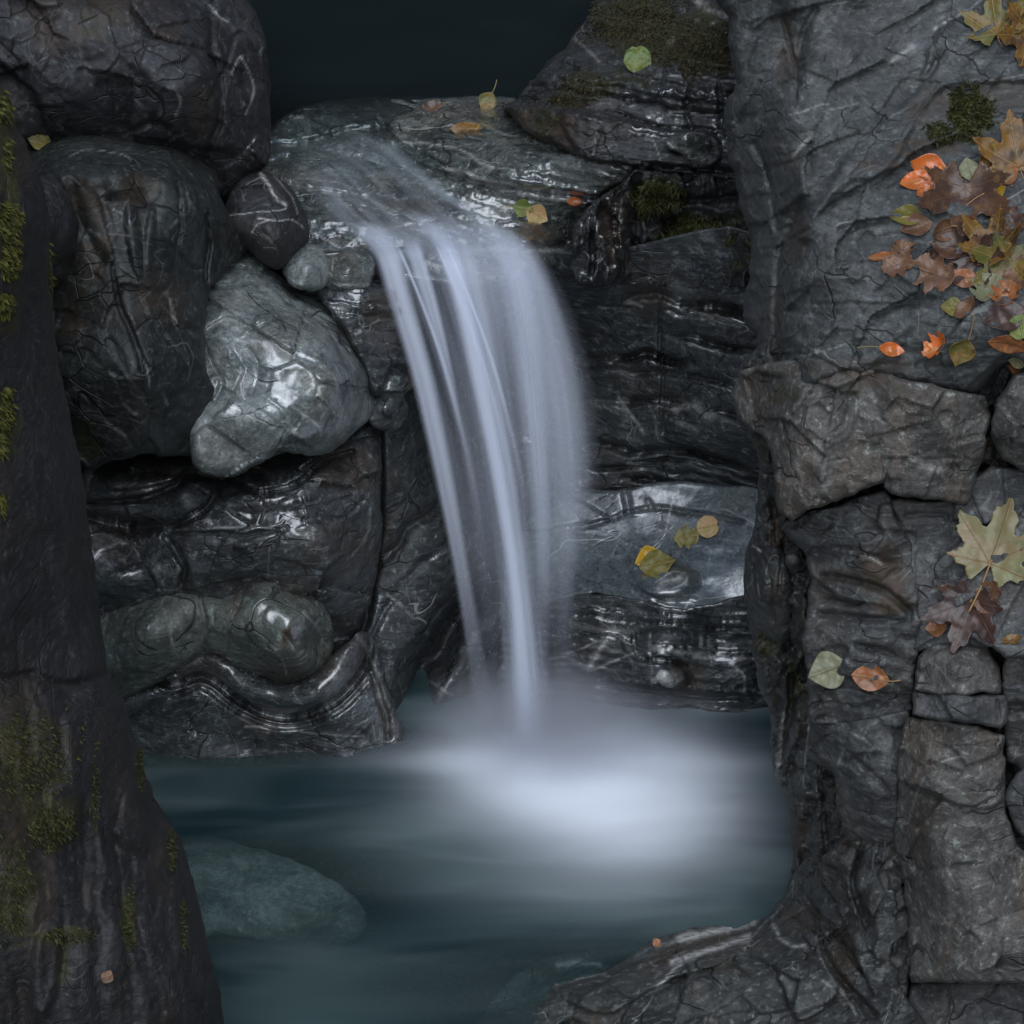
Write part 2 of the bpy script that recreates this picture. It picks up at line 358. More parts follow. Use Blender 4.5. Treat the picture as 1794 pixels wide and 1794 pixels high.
# ================================================================== MATERIALS IN USE
M = {}
R_ = math.radians
M['pillar'] = rock_mat('slate_pillar', k=0.52, dark=(0.016, 0.015, 0.018), mid=(0.040, 0.036, 0.038), light=(0.075, 0.07, 0.072), brown=(0.055, 0.036, 0.026), wet=-0.3, strata_rot=(0, R_(82), 0), stretch=9, brown_amt=0.5, speck=0.28, vein_amt=0.15, crack=0.6, moss_col=(0.055, 0.050, 0.009), rmax=0.75)  # low k: shade on the left foreground is put into the slate colour
M['boulder_top'] = rock_mat('slate_purple_grey', (0.024, 0.024, 0.028), (0.055, 0.056, 0.065), (0.11, 0.11, 0.12), (0.05, 0.036, 0.03), wet=0.0, stretch=2, brown_amt=0.5, speck=0.35, vein_amt=0.35, seed=2, rmax=0.7, k=0.50)  # k lowered so the corner's shade sits in the base colour
M['block'] = rock_mat('slate_green_dark', (0.016, 0.020, 0.020), (0.042, 0.052, 0.050), (0.085, 0.098, 0.092), (0.045, 0.034, 0.028), wet=0.0, strata_rot=(0, R_(80), 0), stretch=2.5, brown_amt=0.4, speck=0.35, vein_amt=0.3, seed=4, rmax=0.6, k=0.54)  # low k also puts the left block's shade into the colour
M['pale'] = rock_mat('greenstone_pale', k=1.15, dark=(0.075, 0.09, 0.09), mid=(0.16, 0.18, 0.175), light=(0.27, 0.29, 0.28), brown=(0.11, 0.09, 0.07), wet=0.4, stretch=1.6, brown_amt=0.3, speck=0.6, vein_amt=1.0, seed=6, bump=0.9, rmin=0.2)
M['knob'] = rock_mat('greenstone_knob', k=1.45, dark=(0.045, 0.052, 0.047), mid=(0.085, 0.095, 0.085), light=(0.14, 0.15, 0.135), brown=(0.07, 0.05, 0.035), wet=0.35, stretch=1.2, brown_amt=0.3, speck=0.35, vein_amt=0.7, seed=8, bump=0.6, rmin=0.2)
M['shelf'] = rock_mat('slate_wet_shelf', k=1.2, dark=(0.022, 0.022, 0.024), mid=(0.055, 0.062, 0.066), light=(0.12, 0.13, 0.135), brown=(0.065, 0.050, 0.040), wet=0.3, strata_rot=(0, R_(-8), 0), stretch=4, brown_amt=0.5, speck=0.4, vein_amt=0.5, seed=10, rmin=0.14)
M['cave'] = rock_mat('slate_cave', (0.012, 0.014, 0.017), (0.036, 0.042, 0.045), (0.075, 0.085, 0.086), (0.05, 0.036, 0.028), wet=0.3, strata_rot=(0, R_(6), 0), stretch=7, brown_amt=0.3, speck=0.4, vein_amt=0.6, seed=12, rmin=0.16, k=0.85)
M['sunk'] = rock_mat('greenstone_sunken', (0.09, 0.10, 0.10), (0.17, 0.19, 0.185), (0.28, 0.29, 0.28), (0.12, 0.11, 0.09), wet=-1, stretch=3, brown_amt=0.2, speck=0.5, vein_amt=1.0, seed=7, bump=0.3, crack=0.1, k=1.4)
M['bench'] = rock_mat('slate_bench', k=1.25, dark=(0.045, 0.055, 0.06), mid=(0.075, 0.09, 0.095), light=(0.11, 0.13, 0.135), brown=(0.08, 0.065, 0.055), wet=0.7, strata_rot=(0, R_(4), 0), stretch=4, brown_amt=0.25, speck=0.2, vein_amt=0.9, seed=14, bump=0.5, rmin=0.15, crack=0.5)
M['ledge'] = rock_mat('slate_ledge', k=1.0, dark=(0.03, 0.035, 0.034), mid=(0.085, 0.097, 0.092), light=(0.19, 0.205, 0.19), brown=(0.11, 0.08, 0.055), wet=0.6, strata_rot=(0, R_(12), 0), stretch=8, brown_amt=0.35, speck=0.6, vein_amt=0.8, seed=16, rmin=0.14)
M['upper'] = rock_mat('slate_upper_dark', k=0.55, dark=(0.016, 0.017, 0.02), mid=(0.045, 0.047, 0.052), light=(0.09, 0.095, 0.1), brown=(0.045, 0.033, 0.022), wet=0.25, strata_rot=(0, R_(8), 0), stretch=7, brown_amt=0.4, speck=0.35, vein_amt=0.5, seed=18, moss_col=(0.03, 0.032, 0.006), rmin=0.18)
M['cliff'] = rock_mat('slate_cliff_dry', k=0.8, dark=(0.045, 0.046, 0.048), mid=(0.085, 0.086, 0.086), light=(0.15, 0.15, 0.148), brown=(0.10, 0.075, 0.055), wet=-0.4, strata_rot=(0, R_(28), 0), stretch=5, brown_amt=0.35, speck=0.4, vein_amt=0.35, seed=20, rmax=0.8, bump=1.1)
M['cliff_slab'] = rock_mat('slate_cliff_slab', k=0.85, dark=(0.045, 0.049, 0.050), mid=(0.080, 0.086, 0.085), light=(0.125, 0.13, 0.13), brown=(0.075, 0.06, 0.055), wet=-0.4, strata_rot=(0, R_(28), 0), stretch=6, brown_amt=0.2, speck=0.25, vein_amt=0.4, seed=22, rmax=0.8)
M['cliff_brown'] = rock_mat('slate_cliff_brown', k=0.85, dark=(0.06, 0.056, 0.052), mid=(0.105, 0.098, 0.090), light=(0.18, 0.17, 0.155), brown=(0.13, 0.09, 0.06), wet=-0.5, strata_rot=(0, R_(5), 0), stretch=3, brown_amt=0.4, speck=0.6, vein_amt=0.3, seed=24, rmax=0.85, bump=1.2)
M['rubble'] = rock_mat('slate_rubble', (0.022, 0.022, 0.022), (0.055, 0.057, 0.056), (0.10, 0.105, 0.10), (0.07, 0.045, 0.025), wet=-0.1, strata_rot=(0, R_(80), 0), stretch=3, brown_amt=0.5, speck=0.4, vein_amt=0.7, seed=26, rmax=0.7, k=0.8)

# ================================================================== GORGE SETTING (ground, unseen walls added to shape the light, bed)
def wall_grid(name, f, nu, nv, mat):
    u, v = np.meshgrid(np.linspace(0, 1, nu), np.linspace(0, 1, nv)); co = f(u.ravel(), v.ravel())
    i = np.arange(nu * nv).reshape(nv, nu); q = np.stack([i[:-1, :-1].ravel(), i[:-1, 1:].ravel(), i[1:, 1:].ravel(), i[1:, :-1].ravel()], 1)
    o = mesh_obj(name, co, q, mat, attrs={'mask': np.zeros((len(co), 4))}); tag(o, kind='structure'); return o
def lump(u, v, s): return 0.35 * fbm(u * 9, v * 9, s, 5)
wall_grid('unseen_gorge_side', lambda u, v: np.stack([-2.3 - 2.6 * v + lump(u, v, 1), -7 + 22 * u, -1.2 + 10.5 * v + lump(u, v, 2)], 1), 120, 70, M['cliff'])  # out-of-view left wall, spaced to narrow the sky light and its reflections
wall_grid('unseen_gorge_side', lambda u, v: np.stack([2.6 + 2.2 * v + lump(u, v, 3), -7 + 22 * u, -1.2 + 10.5 * v + lump(u, v, 4)], 1), 120, 70, M['cliff'])  # out-of-view right wall, other side of the same light slot
wall_grid('unseen_gorge_head', lambda u, v: np.stack([-6 + 12 * u, 12.5 - 2.5 * v + lump(u, v, 5), 0.5 + 9.5 * v + lump(u, v, 6)], 1), 90, 60, M['cliff'])  # out-of-view end wall, added to close off sky light ahead
def bed(u, v):
    X_, Y_ = -7 + 14 * u, -4 + 22 * v
    return np.stack([X_, Y_, -0.55 + 1.05 * sstep(6.2, 6.9, Y_) + 0.08 * fbm(X_ * 1.5, Y_ * 1.5, 3, 5)], 1)
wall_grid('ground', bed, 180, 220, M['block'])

# ================================================================== FAR: upper rocks and ledge
YL = lambda x, y, z: Yz(x, y, z)
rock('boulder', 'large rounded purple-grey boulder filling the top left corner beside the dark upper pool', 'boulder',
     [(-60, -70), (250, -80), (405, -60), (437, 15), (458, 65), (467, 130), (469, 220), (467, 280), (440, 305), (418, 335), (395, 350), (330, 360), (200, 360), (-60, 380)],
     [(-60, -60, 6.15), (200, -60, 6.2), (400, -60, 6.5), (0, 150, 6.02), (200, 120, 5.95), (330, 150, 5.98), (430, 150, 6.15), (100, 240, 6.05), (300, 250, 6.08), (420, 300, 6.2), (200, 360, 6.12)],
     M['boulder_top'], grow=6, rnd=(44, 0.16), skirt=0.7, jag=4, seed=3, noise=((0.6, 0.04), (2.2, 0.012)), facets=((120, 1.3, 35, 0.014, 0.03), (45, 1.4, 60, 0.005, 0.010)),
     cracks=[([(375, 0), (368, 80), (388, 150), (385, 210), (370, 250), (350, 300)], 6, 0.03), ([(390, 130), (415, 60), (445, 80)], 4, 0.012), ([(300, 225), (270, 215), (230, 232)], 5, 0.02), ([(190, 150), (210, 200), (230, 170)], 3, 0.008), ([(0, 80), (30, 110), (60, 190)], 4, 0.01)],
     veins=[([(368, 10), (385, 30), (400, 38)], 2.5, 0.7), ([(405, 130), (420, 100), (445, 150), (430, 200)], 2.0, 0.45), ([(305, 150), (318, 175), (310, 200)], 3, 0.4)],
     moss=[(170, 50, 70, 35, 0.35), (40, 235, 60, 20, 0.5)], wet=[(440, 180, 50, 150, 0.35)], stain=[(150, 20, 120, 30, 0.5), (110, 60, 60, 40, 0.6), (355, 190, 25, 40, 0.6), (290, 45, 30, 30, 0.5)])

rock('flat_ledge', 'pale green layered ledge carrying the stream to the lip of the waterfall', 'rock ledge',
     [(440, 350), (455, 250), (520, 190), (620, 172), (760, 168), (900, 172), (1000, 225), (1112, 288), (1108, 330), (1060, 345), (1052, 400), (1050, 470), (1005, 492), (975, 470), (930, 480), (880, 500), (800, 500), (700, 490), (640, 480), (590, 470), (555, 450), (530, 430), (500, 380)],
     [(460, 300, YL(460, 300, 1.02)), (560, 200, YL(560, 200, 1.03)), (760, 172, YL(760, 172, 1.035)), (900, 185, YL(900, 185, 1.06)), (650, 250, YL(650, 250, 1.02)), (800, 260, YL(800, 260, 1.05)),
      (560, 330, YL(560, 330, 1.01)), (650, 330, YL(650, 330, 1.0)), (620, 400, YL(620, 400, 0.99)), (700, 410, YL(700, 410, 0.985)), (850, 420, YL(850, 420, 0.96)), (930, 460, YL(930, 460, 0.95)), (620, 460, YL(620, 460, 0.95)), (750, 480, YL(750, 480, 0.94)),
      (1000, 270, YL(1000, 270, 1.12)), (1090, 300, YL(1090, 300, 1.11)), (900, 300, YL(900, 300, 1.08)), (880, 340, YL(880, 340, 1.03)), (1040, 345, YL(1040, 345, 1.04)), (1000, 360, YL(1000, 360, 1.0)), (1020, 400, YL(1020, 400, 0.93)), (1030, 470, YL(1030, 470, 0.83)), (900, 400, YL(900, 400, 0.97))],
     M['ledge'], rnd=(12, 0.06), skirt=0.8, jag=4, seed=5, noise=((1.3, 0.012, 14, 4.0), (5, 0.004, 14, 5)),
     strata=[(15, 20, 0.014, 10), (15, 52, 0.016, 12)],
     plates=[([(450, 300), (560, 240), (640, 232), (700, 262), (640, 320), (520, 330)], -0.01, 10), ([(690, 240), (780, 290), (880, 330), (1000, 345), (1060, 340), (1112, 300), (1090, 270), (960, 260), (860, 220), (760, 190), (690, 205)], 0.03, 6),
             ([(870, 392), (910, 385), (960, 395), (985, 410), (970, 428), (900, 425)], 0.03, 5),
             ([(605, 340), (680, 350), (760, 370), (780, 385), (740, 390), (660, 372), (608, 356)], 0.022, 5)],
     cracks=[([(690, 255), (740, 290), (800, 310), (880, 330), (1000, 348), (1070, 352)], 5, 0.03), ([(1000, 380), (1001, 430), (1000, 490)], 3, 0.04), ([(1033, 360), (1031, 420), (1034, 470)], 3, 0.04), ([(470, 250), (540, 250), (640, 225), (680, 230)], 5, 0.02), ([(508, 320), (560, 335), (640, 345)], 4, 0.02), ([(900, 425), (960, 432), (990, 425)], 4, 0.03)],
     veins=[([(535, 405), (575, 425), (600, 440), (630, 472)], 1.8, 0.7), ([(600, 435), (640, 410), (700, 400), (760, 380)], 1.5, 0.5), ([(620, 340), (680, 365), (760, 395), (810, 410)], 2.0, 0.5), ([(780, 290), (850, 320), (920, 345), (1000, 355)], 7, 0.55), ([(560, 265), (620, 272), (680, 290)], 2, 0.4), ([(520, 310), (600, 325), (700, 350)], 1.6, 0.35), ([(700, 250), (800, 260), (850, 290), (900, 300)], 2.5, 0.5), ([(760, 190), (900, 240), (960, 250)], 2, 0.35), ([(800, 440), (900, 432), (980, 440)], 8, 0.5)],
     moss=[(1060, 350, 20, 20, 0.3)], wet=[(900, 345, 110, 35, 0.9), (940, 410, 60, 30, 0.9), (1015, 420, 30, 70, 0.8), (620, 330, 160, 90, 0.3)], stain=[(930, 405, 60, 20, 0.8), (700, 365, 80, 14, 0.6), (830, 340, 30, 10, 0.5), (1030, 380, 25, 40, 0.6), (740, 360, 60, 12, 0.6)])

rock('mossy_outcrop', 'dark layered outcrop with brown moss on its crown above the ledge at the top', 'rock',
     [(880, 190), (915, 165), (945, 125), (1000, 70), (1035, 20), (1055, -60), (1360, -60), (1360, 320), (1280, 315), (1200, 305), (1110, 296), (1040, 290), (980, 262), (925, 235)],
     [(890, 190, 6.66), (1000, 70, 6.85), (1060, -40, 7.05), (1200, -40, 6.95), (1340, -40, 6.8), (1000, 150, 6.58), (1150, 100, 6.62), (1300, 80, 6.6), (1000, 230, 6.42), (1100, 280, 6.35), (1250, 290, 6.3), (1150, 190, 6.45), (1300, 190, 6.42)],
     M['upper'], rnd=(14, 0.12), smooth_n=1, skirt=0.7, jag=5, seed=7, noise=((1.2, 0.018, 10, 3), (4, 0.006, 8, 4)), strata=[(9, 34, 0.055, 10), (9, 13, 0.012, 6)],
     plates=[([(985, 192), (1060, 195), (1150, 222), (1250, 232), (1250, 292), (1130, 292), (1040, 282), (1000, 250)], 0.05, 5), ([(930, 130), (1010, 80), (1100, 95), (1260, 130), (1280, 170), (1100, 175), (980, 175)], 0.02, 12)],
     cracks=[([(960, 245), (1020, 280), (1100, 288), (1200, 296), (1310, 300)], 5, 0.05), ([(1170, 110), (1155, 170)], 3, 0.015), ([(1060, 195), (1150, 222), (1250, 230)], 4, 0.03), ([(1210, 150), (1205, 200), (1215, 225)], 3, 0.02), ([(1050, 225), (1040, 275)], 2.5, 0.01), ([(1260, 150), (1265, 220)], 3, 0.02)],
     veins=[([(1150, 130), (1230, 138), (1290, 142)], 1.6, 0.5), ([(1175, 196), (1240, 202), (1300, 202)], 1.4, 0.6), ([(1000, 60), (1030, 90), (1050, 110)], 3, 0.25), ([(1045, 220), (1040, 270)], 1.3, 0.4), ([(1145, 245), (1155, 280)], 1.3, 0.4), ([(1220, 0), (1250, 25), (1290, 40)], 9, 0.35)],
     moss=[(1120, 40, 90, 60, 0.95), (1220, 90, 90, 50, 0.9), (1190, 60, 110, 60, 0.8), (1030, 150, 50, 35, 0.7), (1090, 140, 60, 25, 0.6), (990, 175, 40, 15, 0.8), (960, 220, 30, 30, 0.6)], wet=[(1200, 190, 130, 60, 0.15)], stain=[(950, 225, 60, 40, 0.8)])
rock('quartz_block', 'small angular pale stone with a white quartz face on the dark ledge', 'stone',
     [(1165, 245), (1185, 238), (1205, 230), (1235, 234), (1245, 240), (1244, 290), (1215, 296), (1195, 270), (1172, 262)],
     [(1165, 250, 6.26), (1245, 236, 6.28), (1240, 292, 6.24), (1200, 250, 6.20), (1210, 285, 6.24)], M['ledge'], step=1.5, rnd=(8, 0.04), smooth_n=1, skirt=0.12, jag=2, seed=9,
     noise=((3, 0.006),), facets=((22, 1.2, 30, 0.006, 0.008),), veins=[([(1170, 252), (1190, 262), (1205, 262)], 6, 0.8), ([(1196, 240), (1204, 232), (1230, 236)], 2, 0.6)], wet=[(1200, 250, 40, 25, 0.5)], stain=[(1200, 280, 20, 8, 0.7)])

# ================================================================== CAVE WALL BEHIND THE FALL
def cave_fn(x, y, wx, wy):
    # beds on the right run level and sag; on the left they sweep down in arcs round the plunge bowl
    rr = sstep(980, 1090, x); t = y + 14 * np.sin((x - 1000) / 95.0) - 0.10 * (x - 1000) + 7 * fbm(x / 90, y / 60, 4, 3)
    r = np.zeros(x.shape)
    for yc, w, a in ((520, 9, .05), (541, 4, .02), (583, 6, .035), (630, 7, .05), (655, 5, .02), (700, 8, .045), (788, 7, .07), (806, 4, .03), (822, 4, .035), (842, 5, .05), (858, 4, .02)):
        r -= rr * a * np.clip(0.55 + 1.5 * fbm(x / 110, yc * 0.37, 9, 3), 0, 1.5) * np.exp(-((t + 9 * fbm(x / 70, yc * 1.3, 5, 3) - yc) / w) ** 2)
    dx, dy = (x - 960) / 1.0, (y - 1330) / 1.25; rad = np.hypot(dx, dy) + 10 * fbm(x / 80, y / 80, 6, 3); ll = sstep(900, 820, x) * sstep(640, 760, y)
    for rc, w, a in ((250, 24, .16), (285, 5, .012), (350, 6, .008), (402, 9, .03), (436, 6, .006)):
        r -= ll * a * np.exp(-((rad - rc) / w) ** 2)
    up = sstep(560, 520, y - 0.0 * x) * sstep(760, 700, x)
    for yc in (482, 505, 528, 556, 584): r -= sstep(760, 700, x) * .03 * np.exp(-((y - 0.12 * (x - 600) - yc + 6 * fbm(x / 50, y / 50, 3, 3)) / 5) ** 2)
    return r
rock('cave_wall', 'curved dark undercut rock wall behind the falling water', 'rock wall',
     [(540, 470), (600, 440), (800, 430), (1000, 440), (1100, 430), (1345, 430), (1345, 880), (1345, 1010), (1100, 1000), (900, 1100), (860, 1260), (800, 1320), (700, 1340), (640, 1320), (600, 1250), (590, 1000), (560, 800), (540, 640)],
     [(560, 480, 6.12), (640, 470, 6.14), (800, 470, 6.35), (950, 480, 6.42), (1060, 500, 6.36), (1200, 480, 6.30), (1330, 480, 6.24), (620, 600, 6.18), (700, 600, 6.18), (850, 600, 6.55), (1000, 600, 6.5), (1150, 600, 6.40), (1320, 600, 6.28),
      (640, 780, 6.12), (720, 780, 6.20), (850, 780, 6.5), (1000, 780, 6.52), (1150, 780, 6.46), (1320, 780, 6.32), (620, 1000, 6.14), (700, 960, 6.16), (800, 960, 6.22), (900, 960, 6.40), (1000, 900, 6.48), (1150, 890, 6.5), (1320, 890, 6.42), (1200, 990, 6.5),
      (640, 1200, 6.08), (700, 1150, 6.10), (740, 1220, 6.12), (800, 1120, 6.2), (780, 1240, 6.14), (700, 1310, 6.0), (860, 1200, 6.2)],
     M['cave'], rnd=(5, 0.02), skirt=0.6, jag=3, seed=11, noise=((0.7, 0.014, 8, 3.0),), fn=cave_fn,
     cracks=[([(1158, 520), (1155, 600), (1162, 680), (1165, 760)], 2.5, 0.02), ([(1105, 640), (1120, 590)], 2.5, 0.012), ([(660, 740), (668, 850), (660, 960), (640, 1080), (625, 1110)], 7, 0.05)],
     veins=[([(1085, 695), (1108, 728), (1128, 762)], 3, 0.5), ([(1096, 705), (1099, 730), (1095, 745)], 7, 0.22), ([(1140, 715), (1150, 735), (1152, 765)], 2, 0.3), ([(1185, 715), (1215, 708), (1240, 730)], 8, 0.35), ([(1190, 740), (1220, 750)], 6, 0.35),
            ([(677, 1040), (700, 1062), (722, 1085)], 2, 0.4), ([(735, 1185), (762, 1200), (790, 1218)], 2.5, 0.35), ([(1100, 528), (1125, 535)], 3, 0.4), ([(1205, 600), (1260, 612)], 2, 0.4), ([(1200, 538), (1300, 570)], 1.4, 0.35)],
     wet=[(1150, 620, 200, 120, 0.25)], stain=[(640, 690, 60, 60, 0.4), (650, 900, 60, 120, 0.3), (1130, 520, 40, 40, 0.4)])

rock('mossy_block', 'black mossy block with upright splintered columns right of the waterfall lip', 'rock',
     [(1000, 470), (1004, 400), (1040, 352), (1090, 318), (1110, 296), (1200, 300), (1360, 296), (1360, 500), (1250, 510), (1180, 505), (1120, 500), (1060, 500), (1010, 498)],
     [(1005, 490, 6.20), (1040, 360, 6.22), (1100, 310, 6.26), (1200, 305, 6.30), (1340, 305, 6.26), (1060, 420, 6.20), (1130, 400, 6.32), (1130, 490, 6.33), (1250, 400, 6.32), (1340, 480, 6.22), (1240, 490, 6.30), (1060, 490, 6.23)],
     M['upper'], rnd=(8, 0.06), smooth_n=1, skirt=0.6, jag=4, seed=13, noise=((1.6, 0.02), (5, 0.006)), strata=[(8, 46, 0.03, 20)],
     facets=((34, 0.5, 2, 0.022, 0.012),),
     cracks=[([(1085, 320), (1078, 400), (1090, 480)], 5, 0.05), ([(1112, 310), (1118, 400), (1112, 490)], 7, 0.06), ([(1040, 380), (1036, 480)], 4, 0.05), ([(1120, 335), (1200, 350), (1300, 345)], 6, 0.04), ([(1190, 420), (1250, 440), (1310, 445)], 8, 0.05), ([(1140, 385), (1200, 400)], 6, 0.04)],
     veins=[([(1195, 440), (1215, 465)], 9, 0.35), ([(1090, 370), (1092, 400)], 4, 0.4)],
     moss=[(1150, 345, 50, 40, 0.9), (1220, 410, 80, 40, 0.9), (1180, 450, 50, 40, 0.9), (1280, 440, 50, 50, 0.6)], wet=[(1060, 420, 50, 70, 0.9)], stain=[(1080, 400, 30, 60, 0.7)])

# bench of smooth wet rock right of the fall, and the dark beds below it down to the pool
def bench_fn(x, y, wx, wy):
    return -0.025 * sstep(905, 888, y + 0.1 * np.abs(x - 1120)) * 0
rock('smooth_bench', 'smooth blue-grey wet rock bench holding three fallen leaves right of the fall', 'rock',
     [(930, 900), (1000, 862), (1090, 858), (1170, 842), (1250, 850), (1345, 872), (1345, 1060), (1300, 1075), (1240, 1082), (1180, 1068), (1110, 1055), (1040, 1040), (960, 1060), (900, 1080), (880, 1000)],
     [(930, 900, 6.42), (1090, 865, 6.40), (1250, 860, 6.36), (1330, 880, 6.30), (1090, 915, 6.36), (1240, 930, 6.29), (960, 1000, 6.31), (1100, 980, 6.28), (1200, 1000, 6.22), (1320, 980, 6.20), (960, 1050, 6.24), (1100, 1050, 6.17), (1200, 1065, 6.13), (1320, 1060, 6.13), (900, 1060, 6.28)],
     M['bench'], rnd=(5, 0.015), skirt=0.4, jag=3, seed=15, noise=((1.2, 0.009, 6, 2.5), (6, 0.0015)),
     plates=[([(900, 880), (1000, 870), (1060, 900), (1100, 898), (1130, 900), (1100, 905), (1060, 912), (1000, 922), (920, 930)], 0.012, 6), ([(1120, 1000), (1180, 985), (1225, 1010), (1210, 1045), (1150, 1055), (1110, 1035)], 0.035, 20)],
     cracks=[([(1000, 925), (1060, 912), (1100, 898), (1150, 890), (1230, 897), (1300, 915)], 3, 0.022), ([(1098, 865), (1102, 895)], 5, 0.02), ([(1135, 875), (1142, 890)], 3, 0.012), ([(1115, 1035), (1160, 1050), (1220, 1060)], 3, 0.01)],
     veins=[([(1180, 868), (1165, 930), (1130, 990)], 1.5, 0.7), ([(1118, 900), (1135, 925), (1190, 935)], 1.5, 0.5), ([(1065, 932), (1085, 950), (1120, 965)], 1.2, 0.5), ([(1190, 855), (1186, 870)], 2, 0.6), ([(1085, 945), (1070, 980)], 1.3, 0.45), ([(1150, 1020), (1175, 1004), (1200, 1008), (1200, 1022), (1172, 1034), (1152, 1032)], 2.0, 0.6), ([(1160, 1024), (1178, 1016), (1192, 1013)], 7, 0.6), ([(1210, 955), (1290, 970)], 1.0, 0.3), ([(1125, 870), (1150, 905)], 1.2, 0.35)],
     wet=[(1240, 890, 60, 60, 0.5), (1080, 1010, 60, 40, 0.6), (1240, 1050, 80, 30, 0.9)], stain=[(1180, 930, 30, 60, 0.2)])
rock('banded_rock', 'black banded beds with white veins at the pool edge right of the fall', 'rock',
     [(880, 1100), (960, 1058), (1040, 1040), (1120, 1052), (1200, 1066), (1345, 1056), (1345, 1300), (1200, 1290), (1050, 1270), (950, 1260), (870, 1250)],
     [(900, 1080, 6.26), (1040, 1045, 6.15), (1200, 1068, 6.08), (1330, 1060, 6.09), (980, 1100, 6.2), (1100, 1110, 6.14), (1250, 1110, 6.13), (1330, 1130, 6.14), (950, 1180, 6.2), (1050, 1150, 6.15), (1150, 1170, 6.09), (1300, 1180, 6.10), (1050, 1210, 6.17), (1200, 1220, 6.13), (1330, 1215, 6.13), (1000, 1260, 6.14), (1200, 1290, 6.12), (1330, 1290, 6.12)],
     M['cave'], rnd=(5, 0.03), skirt=0.4, jag=3, seed=17, noise=((1.2, 0.012, 7, 4), (5, 0.004, 6, 5)), strata=[(5, 17, 0.016, 8), (5, 60, 0.02, 10)],
     plates=[([(950, 1160), (1000, 1120), (1080, 1110), (1110, 1150), (1190, 1165), (1200, 1200), (1100, 1200), (1000, 1190)], 0.03, 6)],
     cracks=[([(960, 1195), (1020, 1185), (1100, 1200), (1200, 1215), (1320, 1222)], 5, 0.03), ([(1110, 1100), (1125, 1150), (1190, 1165), (1215, 1200)], 4, 0.02)],
     veins=[([(1028, 1178), (1042, 1150), (1064, 1122)], 6, 0.5), ([(960, 1158), (995, 1155), (1028, 1172)], 2, 0.5), ([(1030, 1178), (1070, 1160), (1120, 1140)], 2.0, 0.5), ([(985, 1150), (1020, 1135), (1050, 1118)], 1.5, 0.4), ([(1140, 1110), (1142, 1200)], 1.5, 0.5), ([(1150, 1185), (1165, 1180), (1180, 1195)], 8, 0.6), ([(1285, 1165), (1305, 1185), (1302, 1215)], 2.5, 0.5), ([(1000, 1090), (1060, 1100), (1110, 1105)], 7, 0.35), ([(1215, 1150), (1260, 1150), (1320, 1155)], 4, 0.4), ([(1150, 1140), (1200, 1145), (1240, 1142)], 5, 0.35), ([(1230, 1112), (1228, 1130)], 3, 0.6), ([(1243, 1114), (1242, 1132)], 3, 0.6)],
     wet=[(1060, 1095, 80, 30, 0.8), (1230, 1070, 100, 25, 0.8), (1200, 1145, 90, 30, 0.8)], stain=[(1200, 1185, 40, 30, 0.5)])
rock('pebble', 'small cream pebble wedged in the banded rock at the pool edge', 'pebble', [(1145, 1180), (1158, 1172), (1175, 1176), (1184, 1188), (1182, 1204), (1165, 1204), (1150, 1195)],
     [(1145, 1180, 6.065), (1184, 1188, 6.065), (1165, 1204, 6.065), (1165, 1190, 6.04)], M['pale'], step=1.5, rnd=(9, 0.025), skirt=0.05, jag=1.5, seed=19, noise=((3, 0.004),), veins=[([(1155, 1185), (1175, 1192)], 14, 0.9)])

# ================================================================== LEFT SIDE: stacked boulders
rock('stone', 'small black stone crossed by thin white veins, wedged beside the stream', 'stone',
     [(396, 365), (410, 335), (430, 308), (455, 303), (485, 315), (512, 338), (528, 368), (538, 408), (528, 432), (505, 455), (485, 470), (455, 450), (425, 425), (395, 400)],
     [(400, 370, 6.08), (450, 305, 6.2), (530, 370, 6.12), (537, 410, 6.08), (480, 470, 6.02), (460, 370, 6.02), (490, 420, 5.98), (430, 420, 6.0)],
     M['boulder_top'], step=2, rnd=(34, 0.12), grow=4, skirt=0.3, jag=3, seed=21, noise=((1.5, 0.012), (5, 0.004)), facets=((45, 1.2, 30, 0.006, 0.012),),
     veins=[([(455, 308), (470, 330), (480, 348), (500, 360)], 3.2, 0.9), ([(405, 378), (440, 375), (475, 372), (500, 366)], 1.3, 0.7), ([(450, 385), (480, 388), (510, 385), (533, 400)], 1.6, 0.8), ([(478, 312), (510, 345), (522, 375)], 1.2, 0.6), ([(440, 410), (450, 395), (480, 385)], 1.6, 0.5), ([(430, 325), (455, 315)], 1.2, 0.5)], wet=[(440, 350, 50, 50, 0.4)])
rock('stone', 'small smooth light grey rounded stone just above the pale boulder', 'stone',
     [(498, 462), (510, 442), (535, 428), (560, 440), (576, 458), (580, 480), (566, 500), (540, 506), (515, 500), (502, 482)],
     [(498, 462, 6.06), (535, 428, 6.12), (580, 480, 6.08), (540, 505, 6.0), (538, 468, 6.0), (520, 490, 6.0)],
     M['pale'], step=2, rnd=(14, 0.05), grow=4, skirt=0.2, jag=2, seed=22, noise=((1.5, 0.008), (5, 0.002)), key='stone_grey')
rock('stone', 'small olive green squarish stone directly left of the waterfall lip', 'stone',
     [(560, 446), (600, 440), (650, 448), (650, 490), (640, 520), (605, 512), (575, 505), (562, 485)],
     [(560, 446, 6.14), (650, 448, 6.12), (640, 520, 6.06), (565, 500, 6.08), (605, 480, 6.05)],
     M['ledge'], step=2, rnd=(14, 0.05), grow=4, skirt=0.2, jag=3, seed=23, noise=((1.5, 0.008), (5, 0.003)), strata=[(4, 18, 0.012, 6)], veins=[([(585, 455), (584, 485)], 1.5, 0.5)], stain=[(590, 460, 40, 30, 0.4)], key='stone_olive')
